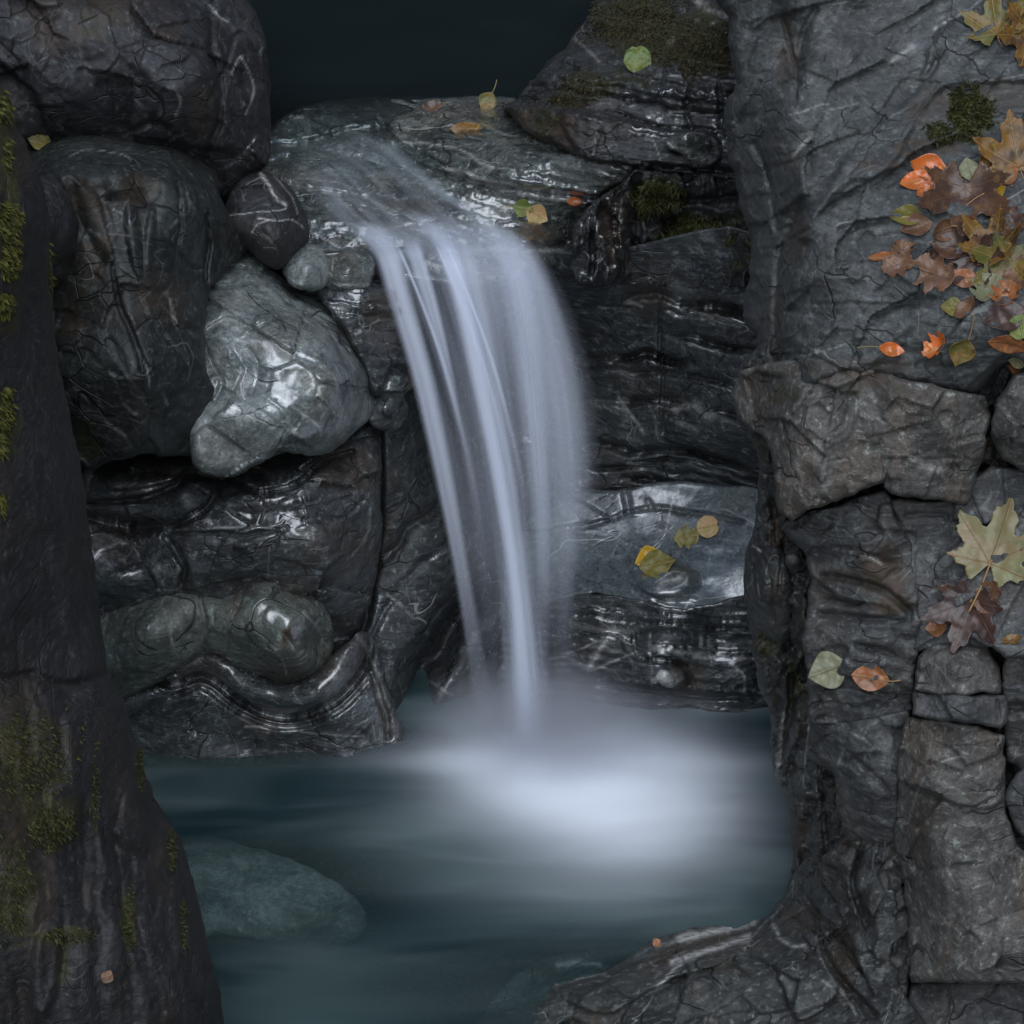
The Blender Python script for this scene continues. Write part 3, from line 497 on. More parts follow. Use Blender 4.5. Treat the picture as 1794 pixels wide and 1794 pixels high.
rock('stone', 'low dark wet layered stone in the shade left of the falling water', 'stone',
     [(560, 500), (640, 505), (720, 520), (745, 600), (735, 640), (690, 640), (660, 690), (640, 640), (600, 570), (570, 530)],
     [(560, 500, 6.08), (640, 505, 6.06), (720, 530, 6.14), (740, 620, 6.14), (660, 685, 5.98), (600, 570, 6.0), (670, 580, 6.05)],
     M['cave'], step=2.5, rnd=(12, 0.06), grow=4, skirt=0.25, jag=4, seed=24, noise=((1.5, 0.014), (5, 0.004)), strata=[(6, 22, 0.022, 8)], wet=[(600, 530, 50, 30, 0.9), (680, 580, 60, 40, 0.4)], stain=[(680, 560, 50, 60, 0.5)], veins=[([(575, 535), (600, 540)], 4, 0.4)], key='stone_layered')
rock('stone', 'little grey wet stone with a pale cap between the pale boulder and the fall', 'stone',
     [(655, 690), (670, 650), (700, 610), (735, 630), (740, 665), (705, 690), (712, 720), (700, 745), (675, 752), (650, 740), (650, 710)],
     [(655, 690, 5.92), (700, 615, 6.02), (740, 650, 6.04), (710, 720, 5.96), (675, 750, 5.9), (690, 660, 5.94), (680, 715, 5.88)],
     M['shelf'], step=2, rnd=(9, 0.03), grow=4, shift=0.12, skirt=0.2, jag=3, seed=25, noise=((1.5, 0.012), (5, 0.004)), cracks=[([(660, 690), (690, 692), (710, 695)], 4, 0.03)], wet=[(690, 650, 40, 40, 0.8), (685, 705, 20, 12, 0.8)], key='stone_cap')
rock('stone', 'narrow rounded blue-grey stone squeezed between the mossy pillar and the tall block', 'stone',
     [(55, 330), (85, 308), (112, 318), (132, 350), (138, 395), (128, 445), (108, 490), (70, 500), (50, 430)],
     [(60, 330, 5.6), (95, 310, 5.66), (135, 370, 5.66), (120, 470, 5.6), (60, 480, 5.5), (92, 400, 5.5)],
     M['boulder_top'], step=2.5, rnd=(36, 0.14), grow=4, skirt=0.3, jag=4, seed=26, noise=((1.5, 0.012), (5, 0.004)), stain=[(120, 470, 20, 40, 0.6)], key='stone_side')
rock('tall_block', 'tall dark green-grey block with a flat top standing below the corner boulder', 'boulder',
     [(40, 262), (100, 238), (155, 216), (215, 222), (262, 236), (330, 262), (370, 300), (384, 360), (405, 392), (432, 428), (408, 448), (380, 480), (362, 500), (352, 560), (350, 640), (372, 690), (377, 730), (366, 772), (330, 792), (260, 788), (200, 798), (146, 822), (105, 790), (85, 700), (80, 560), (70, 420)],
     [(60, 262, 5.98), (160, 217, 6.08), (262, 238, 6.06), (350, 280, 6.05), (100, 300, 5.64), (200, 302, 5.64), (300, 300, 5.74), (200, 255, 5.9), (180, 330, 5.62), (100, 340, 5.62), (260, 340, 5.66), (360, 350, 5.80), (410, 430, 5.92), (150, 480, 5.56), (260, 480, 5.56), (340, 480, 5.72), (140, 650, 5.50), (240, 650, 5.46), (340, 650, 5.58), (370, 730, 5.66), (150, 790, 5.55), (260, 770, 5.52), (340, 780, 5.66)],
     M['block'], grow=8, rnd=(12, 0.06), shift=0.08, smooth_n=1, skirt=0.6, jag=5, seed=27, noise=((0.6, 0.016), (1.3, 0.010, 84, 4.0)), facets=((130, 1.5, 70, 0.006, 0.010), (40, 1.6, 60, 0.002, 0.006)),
     cracks=[([(200, 470), (210, 540), (240, 600), (250, 650)], 4, 0.02), ([(310, 320), (318, 380), (312, 430), (330, 460), (350, 470)], 3.5, 0.018), ([(362, 380), (364, 440), (362, 490)], 4, 0.04), ([(300, 270), (320, 295), (335, 310)], 4, 0.02), ([(120, 315), (150, 400), (180, 460)], 9, 0.012), ([(260, 560), (300, 600), (330, 640)], 3, 0.01)],
     veins=[([(245, 610), (258, 650), (262, 680)], 1.8, 0.35), ([(120, 275), (160, 262), (210, 270), (230, 278)], 1.5, 0.45), ([(280, 530), (310, 560)], 1.0, 0.3), ([(285, 690), (295, 710)], 2, 0.4), ([(130, 680), (150, 700)], 2, 0.2)],
     bumps=[(235, 420, 14, 70, -8, 0.025), (262, 420, 10, 60, 5, 0.02)],
     moss=[(150, 775, 40, 40, 0.5), (110, 620, 20, 120, 0.35)], stain=[(150, 370, 40, 60, 0.4), (170, 450, 30, 50, 0.7), (240, 330, 40, 30, 0.6), (290, 520, 60, 40, 0.4), (130, 540, 20, 60, 0.6)], wet=[(230, 400, 80, 80, 0.15)])
rock('pale_boulder', 'smooth pale greenish-grey boulder shining with wet sky light left of the fall', 'boulder',
     [(345, 520), (362, 490), (395, 462), (430, 440), (458, 445), (478, 475), (505, 492), (545, 515), (580, 542), (612, 572), (634, 612), (650, 650), (657, 685), (648, 722), (612, 762), (580, 788), (550, 795), (505, 788), (470, 800), (445, 814), (405, 832), (370, 830), (340, 810), (330, 720), (335, 600)],
     [(350, 520, 5.84), (430, 445, 6.02), (540, 520, 6.02), (630, 610, 5.98), (655, 690, 5.92), (400, 540, 5.80), (480, 560, 5.78), (560, 600, 5.77), (420, 640, 5.71), (520, 650, 5.69), (600, 660, 5.73), (400, 740, 5.62), (480, 730, 5.61), (580, 730, 5.68), (400, 820, 5.62), (470, 795, 5.62), (570, 785, 5.72), (620, 750, 5.78)],
     M['pale'], grow=4, rnd=(34, 0.10), shift=0.08, skirt=0.5, jag=4, seed=29, noise=((0.9, 0.016), (3.2, 0.006), (8, 0.002)), facets=((70, 1.3, 30, 0.007, 0.012),),
     cracks=[([(470, 470), (500, 500), (560, 520)], 3, 0.012), ([(365, 580), (400, 560), (440, 575), (480, 560), (520, 545)], 4, 0.014), ([(360, 600), (372, 640), (390, 670), (375, 700)], 4, 0.016), ([(430, 610), (450, 640), (440, 690)], 2, 0.006), ([(400, 640), (430, 650)], 2, 0.006), ([(470, 700), (500, 730), (505, 780)], 2, 0.006), ([(355, 495), (400, 500), (430, 485)], 5, 0.02), ([(520, 620), (560, 640), (590, 690)], 1.8, 0.004)],
     veins=[([(478, 690), (520, 720), (550, 740), (562, 755)], 2.4, 0.8), ([(425, 650), (428, 690)], 1.6, 0.5), ([(560, 680), (570, 700)], 2.5, 0.6), ([(470, 760), (500, 740), (520, 760)], 2, 0.5), ([(440, 800), (470, 790), (500, 782)], 4, 0.6), ([(610, 690), (640, 680)], 1.5, 0.5), ([(390, 560), (430, 590), (470, 640)], 1.2, 0.35), ([(540, 575), (560, 620)], 1.3, 0.4)],
     stain=[(365, 590, 30, 50, 0.35), (400, 530, 60, 18, 0.35), (385, 640, 20, 30, 0.3), (530, 510, 40, 12, 0.6)], wet=[(520, 650, 110, 110, 0.3)])

def shelf_fn(x, y, wx, wy):
    r = -0.06 * np.exp(-((y - 905 - 18 * np.sin((x - 150) / 60)) / 12) ** 2) * sstep(330, 250, x)
    return r
rock('stepped_rock', 'brown-grey stepped rock with glistening wet shelf under the pale boulder', 'rock',
     [(120, 840), (170, 805), (240, 780), (330, 790), (420, 800), (500, 775), (580, 760), (630, 735), (655, 738), (668, 770), (666, 850), (670, 930), (662, 1000), (650, 1050), (628, 1105), (600, 1150), (560, 1190), (480, 1200), (360, 1150), (200, 1140), (130, 1050), (120, 930)],
     [(130, 850, 5.80), (250, 800, 5.86), (400, 815, 5.84), (520, 790, 5.86), (640, 740, 5.90), (200, 860, 5.66), (320, 840, 5.69), (430, 850, 5.66), (540, 820, 5.69), (660, 800, 5.86), (220, 930, 5.76), (300, 960, 5.66), (340, 905, 5.62), (440, 915, 5.61), (560, 890, 5.64), (640, 870, 5.74), (440, 970, 5.55), (560, 960, 5.60), (660, 960, 5.84), (200, 1010, 5.66), (330, 1000, 5.62), (480, 1010, 5.63), (600, 1030, 5.74), (620, 1110, 5.84), (500, 1180, 5.86), (300, 1130, 5.8), (150, 1100, 5.8)],
     M['shelf'], step=2.3, rnd=(20, 0.12), shift=0.2, smooth_n=1, skirt=0.5, jag=4, seed=31, fn=shelf_fn, noise=((1.0, 0.02), (3.5, 0.007, -8, 3), (9, 0.002)), facets=((60, 1.6, -15, 0.010, 0.014),),
     cracks=[([(145, 880), (250, 870), (310, 850), (330, 825), (390, 838), (410, 815), (450, 800)], 6, 0.06), ([(390, 838), (360, 890), (300, 930)], 6, 0.05), ([(400, 825), (440, 858), (520, 848), (560, 815), (620, 790)], 5, 0.05), ([(300, 935), (390, 935), (430, 940), (500, 925)], 5, 0.03), ([(290, 945), (310, 975), (325, 1000), (320, 1030)], 6, 0.05), ([(560, 900), (600, 905), (640, 870)], 4, 0.012), ([(470, 960), (465, 1000)], 2, 0.008), ([(210, 870), (280, 880)], 4, 0.02)],
     bumps=[(430, 955, 22, 10, -10, 0.02), (240, 830, 90, 28, -8, 0.05), (500, 870, 120, 24, -6, 0.03), (340, 870, 46, 26, -30, 0.03)],
     veins=[([(470, 960), (465, 1010)], 2, 0.35), ([(310, 930), (400, 925), (480, 925)], 2.5, 0.45), ([(650, 880), (640, 940), (610, 980)], 2.5, 0.35), ([(430, 780), (400, 830)], 2, 0.3)],
     wet=[(500, 870, 130, 40, 1.0), (430, 905, 110, 18, 0.9), (540, 815, 80, 22, 0.9), (220, 960, 80, 60, 1.0), (250, 890, 50, 14, 0.7)], stain=[(240, 830, 70, 25, 0.5), (600, 820, 60, 50, 0.5), (580, 960, 80, 60, 0.35), (440, 820, 60, 14, 0.6)])
rock('dome_rock', 'smooth rock with a rounded knob jutting out over the wet folds by the pool', 'boulder',
     [(140, 1060), (200, 1020), (260, 1008), (330, 1012), (350, 1004), (420, 1000), (480, 1010), (530, 1018), (556, 1045), (576, 1085), (582, 1115), (572, 1155), (545, 1186), (500, 1198), (455, 1192), (420, 1172), (390, 1148), (360, 1142), (335, 1158), (290, 1186), (230, 1218), (190, 1222), (150, 1180)],
     [(150, 1080, 5.74), (250, 1012, 5.72), (400, 1004, 5.70), (530, 1022, 5.72), (250, 1100, 5.52), (200, 1180, 5.60), (230, 1215, 5.64), (345, 1040, 5.58), (345, 1085, 5.545), (345, 1125, 5.57), (410, 1045, 5.56), (410, 1100, 5.52), (410, 1140, 5.56), (480, 1020, 5.575), (480, 1055, 5.525), (480, 1090, 5.495), (480, 1120, 5.485), (480, 1155, 5.50), (535, 1060, 5.56), (540, 1100, 5.53), (540, 1140, 5.55), (575, 1110, 5.64), (470, 1190, 5.66), (560, 1120, 5.66)],
     M['knob'], grow=4, rnd=(14, 0.06), shift=0.26, skirt=0.35, jag=3, seed=33, noise=((0.9, 0.012), (4, 0.003)),
     bumps=[(486, 1092, 30, 34, 20, 0.008)],
     cracks=[([(345, 1010), (350, 1060), (356, 1100), (352, 1145)], 3, 0.014), ([(365, 1030), (400, 1060), (412, 1066), (420, 1050), (432, 1015)], 2.5, 0.012), ([(412, 1066), (400, 1100), (392, 1140)], 3, 0.014), ([(280, 1030), (290, 1080), (305, 1130)], 2, 0.006), ([(200, 1050), (185, 1100)], 2, 0.006), ([(370, 1070), (368, 1090)], 2.5, 0.008), ([(500, 1110), (512, 1130)], 4, 0.015)],
     veins=[([(298, 1090), (300, 1120), (310, 1150)], 2.4, 0.4), ([(530, 1070), (560, 1100), (565, 1120)], 2.4, 0.5), ([(460, 1135), (490, 1150), (500, 1180)], 1.6, 0.5), ([(190, 1050), (182, 1100)], 1.2, 0.3), ([(500, 1115), (525, 1150)], 1.4, 0.3)],
     stain=[(508, 1120, 14, 22, 1.0), (470, 1180, 80, 16, 0.6), (415, 1060, 10, 30, 0.5), (400, 1030, 70, 20, 0.3)], wet=[(480, 1080, 60, 60, 0.5)])
def fold_fn(x, y, wx, wy):
    pts = smooth_line([(300, 1165), (350, 1150), (395, 1165), (440, 1200), (500, 1222), (560, 1205), (600, 1165), (615, 1130)], False, 6)
    d = seg_dist(x, y, pts, False)[0]; s = np.where(d < 30, np.sqrt(np.clip(1 - (d / 30) ** 2, 0, 1)), 0)
    r = 0.07 * s - 0.05 * np.exp(-((d - 36) / 7) ** 2)
    pts2 = smooth_line([(220, 1240), (270, 1215), (310, 1195)], False, 6); d2 = seg_dist(x, y, pts2, False)[0]
    r += 0.05 * np.sqrt(np.clip(1 - (d2 / 18) ** 2, 0, 1)) - 0.02 * np.exp(-((d - 52) / 5) ** 2) * sstep(1180, 1210, y)
    return r
rock('folded_rock', 'glossy dark folded rock curling beneath the knob at the left edge of the pool', 'rock',
     [(200, 1215), (260, 1190), (320, 1150), (370, 1130), (420, 1150), (470, 1170), (540, 1170), (590, 1140), (640, 1105), (665, 1140), (680, 1200), (700, 1260), (715, 1330), (640, 1360), (500, 1370), (350, 1360), (200, 1350)],
     [(210, 1230, 5.94), (350, 1150, 5.95), (480, 1180, 5.95), (620, 1120, 6.0), (670, 1200, 5.99), (400, 1220, 5.90), (540, 1240, 5.90), (300, 1250, 5.92), (600, 1250, 5.92), (230, 1290, 5.96), (400, 1290, 5.94), (540, 1300, 5.95), (660, 1290, 5.97), (400, 1350, 5.92), (600, 1350, 5.93)],
     M['shelf'], rnd=(14, 0.05), skirt=0.3, jag=3, seed=35, fn=fold_fn, noise=((1.2, 0.014), (5, 0.004)), step=2.2,
     cracks=[([(640, 1120), (650, 1180), (672, 1240), (680, 1290)], 5, 0.03), ([(330, 1250), (345, 1280)], 4, 0.01)],
     veins=[([(430, 1270), (500, 1275), (560, 1285), (640, 1290)], 1.6, 0.6), ([(625, 1110), (650, 1150), (662, 1210), (676, 1250)], 4, 0.4), ([(620, 1270), (650, 1255), (660, 1240)], 1.5, 0.5)],
     wet=[(430, 1220, 260, 90, 1.0)], stain=[(450, 1270, 60, 20, 0.4)])

# ================================================================== LEFT FOREGROUND PILLAR
def pillar_fn(x, y, wx, wy):
    u = wx - 0.13 * (wy - 900) + 30 * fbm(wx / 300, wy / 500, 3, 3)
    return 0.004 * fbm(u / 20, wy / 260, 8, 3, 0.5) + 0.025 * fbm(u / 70, wy / 420, 9, 3) + 0.01 * sstep(1200, 1500, y) * fbm(wx / 60, wy / 110, 5, 5)
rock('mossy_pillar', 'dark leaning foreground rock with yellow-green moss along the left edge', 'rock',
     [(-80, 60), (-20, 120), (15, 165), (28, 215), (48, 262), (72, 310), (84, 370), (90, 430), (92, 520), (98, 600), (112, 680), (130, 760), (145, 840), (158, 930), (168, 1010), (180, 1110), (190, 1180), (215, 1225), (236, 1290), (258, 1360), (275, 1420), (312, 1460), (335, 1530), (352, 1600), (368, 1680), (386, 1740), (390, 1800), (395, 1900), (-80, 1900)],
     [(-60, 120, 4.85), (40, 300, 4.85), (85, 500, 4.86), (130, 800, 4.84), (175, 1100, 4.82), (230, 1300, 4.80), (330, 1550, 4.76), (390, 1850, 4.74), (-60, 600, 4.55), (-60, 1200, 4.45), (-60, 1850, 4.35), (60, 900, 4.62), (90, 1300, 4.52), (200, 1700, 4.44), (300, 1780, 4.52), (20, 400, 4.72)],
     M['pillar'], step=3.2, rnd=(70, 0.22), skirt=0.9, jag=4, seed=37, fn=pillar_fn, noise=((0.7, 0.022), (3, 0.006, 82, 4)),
     plates=[([(120, 1225), (200, 1190), (240, 1290), (270, 1400), (250, 1500), (160, 1440), (110, 1330)], 0.03, 22), ([(80, 1380), (140, 1370), (135, 1460), (90, 1470)], 0.02, 12), ([(60, 1640), (110, 1620), (95, 1760), (50, 1790)], 0.03, 14)],
     cracks=[([(0, 1190), (60, 1180), (120, 1200), (190, 1180)], 7, 0.02), ([(330, 1500), (345, 1600), (372, 1720)], 6, 0.02), ([(215, 1400), (205, 1500), (230, 1650)], 4, 0.012)],
     moss=[(5, 200, 22, 60, 1.0), (15, 300, 22, 60, 0.8), (18, 420, 26, 100, 1.0), (12, 540, 26, 50, 0.7), (10, 740, 30, 70, 0.7), (40, 1330, 100, 110, 0.55), (90, 1440, 60, 60, 0.7), (20, 1560, 60, 110, 0.6), (245, 1330, 12, 60, 0.9), (300, 1480, 14, 50, 0.7), (225, 1620, 16, 60, 0.9), (110, 1640, 60, 20, 0.7), (320, 1620, 12, 50, 0.6), (85, 470, 6, 90, 0.7), (110, 1690, 20, 60, 0.6), (165, 1380, 10, 90, 0.5)],
     stain=[(30, 260, 40, 80, 0.5), (20, 1380, 60, 160, 0.6), (60, 1560, 40, 120, 0.5), (15, 540, 30, 50, 0.5), (280, 1520, 20, 80, 0.4)])

# ================================================================== RIGHT FOREGROUND CLIFF
def rub_fn(x, y, wx, wy): return 0.004 * fbm(wx / 16, wy / 30, 4, 3, 0.5)
rock('cliff_core', 'dark fissured rock mass behind the stacked blocks of the right cliff', 'rock wall',
     [(1300, 640), (1330, 820), (1320, 920), (1302, 1010), (1312, 1090), (1322, 1180), (1346, 1250), (1352, 1340), (1376, 1400), (1386, 1470), (1392, 1535), (1400, 1600), (1420, 1700), (1540, 1860), (1870, 1860), (1870, 500), (1500, 500)],
     [(1320, 700, 5.34), (1330, 850, 5.34), (1305, 1010, 5.36), (1330, 1200, 5.38), (1360, 1350, 5.40), (1390, 1500, 5.42), (1420, 1680, 5.30), (1420, 1000, 5.22), (1500, 700, 5.22), (1850, 600, 5.20), (1850, 1200, 5.07), (1850, 1800, 4.92), (1500, 1300, 5.15), (1600, 1780, 4.98), (1480, 1600, 5.14), (1420, 1400, 5.24)],
     M['rubble'], rnd=(16, 0.10), skirt=0.9, jag=6, seed=41, fn=rub_fn, noise=((0.9, 0.03), (3, 0.01)), facets=((38, 0.55, 8, 0.022, 0.022), (17, 0.6, 15, 0.006, 0.008)),
     cracks=[([(1350, 880), (1370, 1000), (1375, 1100), (1385, 1250), (1370, 1330)], 7, 0.05), ([(1440, 1330), (1442, 1420), (1448, 1500)], 4, 0.05), ([(1510, 1480), (1495, 1550), (1470, 1600)], 6, 0.06)],
     veins=[([(1372, 1250), (1368, 1320), (1360, 1370)], 4, 0.6), ([(1415, 1260), (1413, 1350), (1410, 1380)], 2, 0.5), ([(1440, 1430), (1446, 1480)], 3, 0.35)],
     moss=[(1345, 1120, 30, 60, 0.6), (1390, 1200, 16, 50, 0.7)], stain=[(1385, 1470, 30, 60, 0.9), (1360, 950, 20, 60, 0.8), (1330, 1100, 24, 50, 0.6)])
rock('rounded_stone', 'slim dark rounded stone standing upright in the cleft at the cliff edge', 'stone',
     [(1310, 960), (1325, 938), (1350, 940), (1368, 960), (1385, 1010), (1392, 1060), (1382, 1120), (1360, 1125), (1335, 1110), (1312, 1070), (1302, 1010)],
     [(1312, 960, 5.34), (1350, 940, 5.30), (1390, 1060, 5.24), (1360, 1120, 5.26), (1304, 1020, 5.36), (1345, 1030, 5.22)],
     M['rubble'], step=2, rnd=(26, 0.09), skirt=0.25, jag=4, seed=43, noise=((2, 0.008), (5, 0.003)), cracks=[([(1330, 960), (1350, 1020), (1352, 1090)], 3, 0.012), ([(1370, 970), (1366, 1040)], 3, 0.012)], veins=[([(1318, 955), (1334, 966)], 1.5, 0.6)])
rock('pebble', 'small blue-grey pebble caught in the cleft of the right cliff', 'pebble', [(1375, 975), (1388, 965), (1400, 975), (1404, 995), (1392, 1004), (1378, 992)],
     [(1375, 975, 5.2), (1400, 975, 5.2), (1392, 1004, 5.2), (1390, 985, 5.16)], M['rubble'], step=1.5, rnd=(9, 0.03), skirt=0.05, jag=1.5, seed=44, noise=((3, 0.004),), veins=[([(1385, 975), (1398, 978)], 6, 0.4)], key='pebble_b')
def slab_fn(x, y, wx, wy):
    # fold lines fan from the lower left to the upper right, level out below
    a = np.clip((wy - 100) / 420, 0, 1); ang = np.radians(-36 + 36 * a); t = -(wx - 1500) * np.sin(ang) + (wy - 300) * np.cos(ang)
    r = 0.0022 * fbm(t / 14, wx / 400, 2, 4, 0.5) + 0.012 * fbm(t / 80, wx / 500, 5, 3)
    e = 1340 + 30 * np.sin(y / 50.0); r -= 0.07 * sstep(e + 70, e, x) * 1.0
    return r
rock('cliff_slab', 'broad tilted blue-grey slab of the right cliff carrying the drift of autumn leaves', 'rock wall',
     [(1272, -60), (1275, 30), (1282, 100), (1292, 145), (1272, 180), (1271, 240), (1284, 300), (1297, 360), (1312, 410), (1314, 470), (1306, 520), (1302, 560), (1322, 585), (1318, 630), (1296, 650), (1284, 690), (1300, 740), (1380, 700), (1480, 660), (1600, 680), (1700, 690), (1760, 640), (1870, 620), (1870, -60)],
     [(1275, 0, 5.66), (1275, 200, 5.58), (1305, 400, 5.48), (1305, 560, 5.42), (1290, 680, 5.38), (1390, -40, 5.60), (1400, 200, 5.38), (1400, 400, 5.26), (1400, 550, 5.18), (1370, 690, 5.12), (1550, -40, 5.68), (1550, 100, 5.54), (1550, 300, 5.30), (1550, 500, 5.13), (1560, 620, 5.04), (1560, 670, 5.06), (1700, 0, 5.62), (1700, 200, 5.40), (1700, 400, 5.20), (1700, 600, 5.04), (1860, 0, 5.62), (1860, 300, 5.26), (1860, 500, 5.1), (1860, 610, 5.02), (1700, 685, 5.06)],
     M['cliff_slab'], rnd=(24, 0.14), skirt=0.9, jag=6, seed=45, fn=slab_fn, noise=((0.7, 0.02), (3, 0.005)), facets=((75, 2.0, -28, 0.008, 0.012), (24, 1.6, -30, 0.003, 0.005)),
     plates=[([(1640, 55), (1760, -20), (1880, 0), (1880, 130), (1720, 150), (1640, 170), (1560, 300), (1480, 330), (1420, 420), (1400, 400), (1500, 250), (1600, 160)], 0.025, 12)],
     cracks=[([(1375, 40), (1395, 110), (1392, 170)], 4, 0.03), ([(1430, 20), (1410, 60), (1400, 120)], 7, 0.03), ([(1640, 0), (1600, 30), (1540, 60)], 4, 0.02), ([(1490, 13), (1530, 12)], 3, 0.015), ([(1400, 360), (1370, 440), (1360, 560), (1350, 620)], 6, 0.03), ([(1560, 300), (1470, 350), (1420, 400), (1380, 420)], 4, 0.015), ([(1420, 532), (1520, 534), (1640, 532)], 3, 0.008), ([(1330, 640), (1400, 620), (1480, 650)], 4, 0.01), ([(1320, 250), (1350, 330), (1360, 400)], 5, 0.02), ([(1600, 170), (1640, 110), (1635, 70)], 5, 0.02)],
     veins=[([(1640, 50), (1690, 20), (1720, 0)], 3, 0.5), ([(1380, 200), (1450, 185)], 1.6, 0.4), ([(1390, 270), (1400, 255), (1420, 240)], 4, 0.35), ([(1560, 110), (1590, 90), (1600, 85)], 5, 0.35), ([(1440, 200), (1500, 180)], 1.6, 0.3), ([(1450, 488), (1520, 488)], 1.2, 0.3), ([(1670, 150), (1740, 140), (1790, 130)], 1.6, 0.35), ([(1352, 640), (1420, 620), (1480, 602)], 1.0, 0.4), ([(1320, 210), (1340, 222)], 2, 0.35)],
     moss=[(1700, 200, 45, 50, 0.9), (1650, 240, 40, 25, 0.4), (1420, 650, 60, 16, 0.3)], stain=[(1640, 190, 60, 40, 0.7), (1620, 260, 60, 20, 0.8), (1540, 290, 50, 12, 0.6), (1380, 90, 24, 70, 0.6), (1395, 420, 20, 50, 0.5), (1520, 640, 120, 14, 0.5), (1350, 560, 20, 60, 0.4), (1740, 170, 60, 30, 0.5), (1395, 280, 14, 30, 0.5)])
rock('cliff_block', 'broad squared grey-brown block in the middle of the right cliff, overhanging a dark ledge', 'rock',
     [(1285, 690), (1300, 655), (1350, 640), (1420, 632), (1500, 640), (1580, 668), (1680, 690), (1722, 700), (1732, 730), (1716, 800), (1700, 850), (1694, 878), (1640, 872), (1560, 860), (1548, 842), (1480, 868), (1420, 890), (1385, 905), (1368, 895), (1366, 860), (1355, 800), (1340, 760), (1300, 735)],
     [(1290, 690, 5.35), (1350, 650, 5.21), (1500, 645, 5.07), (1700, 700, 5.03), (1340, 760, 5.17), (1360, 860, 5.05), (1400, 760, 5.03), (1450, 850, 4.98), (1500, 740, 5.01), (1560, 840, 5.00), (1650, 760, 4.99), (1700, 860, 5.03), (1725, 730, 5.07), (1390, 900, 5.01)],
     M['cliff_brown'], rnd=(9, 0.035), grow=5, smooth_n=1, skirt=0.35, jag=5, seed=47, noise=((0.9, 0.016), (3, 0.008), (8, 0.0025)), facets=((80, 1.2, 20, 0.010, 0.016), (30, 1.2, 40, 0.004, 0.006)),
     plates=[([(1330, 740), (1400, 700), (1500, 700), (1545, 780), (1550, 850), (1400, 910), (1360, 880)], 0.015, 8)],
     cracks=[([(1545, 770), (1550, 830), (1560, 870)], 3, 0.015), ([(1550, 805), (1620, 808), (1680, 805)], 2.5, 0.008), ([(1490, 690), (1480, 740), (1440, 770)], 2.5, 0.008), ([(1690, 740), (1680, 780), (1700, 810)], 3, 0.01)],
     veins=[([(1430, 790), (1450, 850)], 14, 0.12), ([(1540, 730), (1570, 750)], 3, 0.3), ([(1610, 820), (1650, 830)], 6, 0.35), ([(1375, 790), (1400, 810)], 8, 0.25)],
     moss=[(1375, 690, 40, 25, 0.5), (1500, 680, 30, 14, 0.4), (1570, 680, 20, 12, 0.4)], stain=[(1350, 720, 40, 40, 0.5), (1520, 660, 90, 20, 0.6), (1400, 650, 60, 16, 0.6)])
rock('cliff_block', 'weathered block with sagging beds just below the overhang of the right cliff', 'rock',
     [(1372, 925), (1410, 905), (1470, 888), (1550, 862), (1562, 900), (1590, 950), (1604, 1000), (1606, 1090), (1600, 1150), (1598, 1200), (1590, 1245), (1500, 1262), (1420, 1266), (1418, 1180), (1412, 1120), (1420, 1060), (1428, 1010), (1410, 960)],
     [(1380, 925, 5.14), (1550, 870, 5.06), (1410, 960, 5.12), (1500, 940, 5.04), (1590, 960, 5.04), (1430, 1020, 5.10), (1520, 1020, 5.02), (1600, 1050, 5.0), (1420, 1100, 5.08), (1520, 1120, 5.0), (1420, 1250, 5.06), (1520, 1250, 5.0), (1590, 1240, 5.0)],
     M['cliff'], rnd=(9, 0.035), grow=5, smooth_n=1, skirt=0.3, jag=5, seed=48, noise=((1.0, 0.016), (3, 0.008, 4, 3), (8, 0.002)), facets=((45, 1.8, 4, 0.010, 0.012),), strata=[(5, 42, 0.018, 20)],
     cracks=[([(1440, 1010), (1500, 1015), (1560, 1040), (1595, 1080)], 6, 0.03), ([(1440, 1075), (1500, 1080), (1590, 1092)], 7, 0.03), ([(1440, 1050), (1500, 1055)], 5, 0.02), ([(1500, 1130), (1560, 1150), (1600, 1165)], 6, 0.03), ([(1420, 1210), (1500, 1205), (1590, 1225)], 4, 0.02), ([(1430, 962), (1480, 960), (1540, 975)], 3, 0.015)],
     veins=[([(1515, 970), (1545, 988)], 2, 0.7), ([(1565, 975), (1600, 968)], 1.8, 0.6), ([(1420, 1000), (1460, 990), (1480, 995)], 10, 0.15), ([(1550, 920), (1560, 940)], 8, 0.3)],
     stain=[(1550, 1000, 50, 50, 0.8), (1480, 1010, 50, 14, 0.6), (1540, 900, 20, 30, 0.4), (1560, 1060, 40, 20, 0.8)], moss=[(1570, 1070, 30, 20, 0.5), (1520, 1020, 30, 14, 0.4)], key='cliff_block_b')
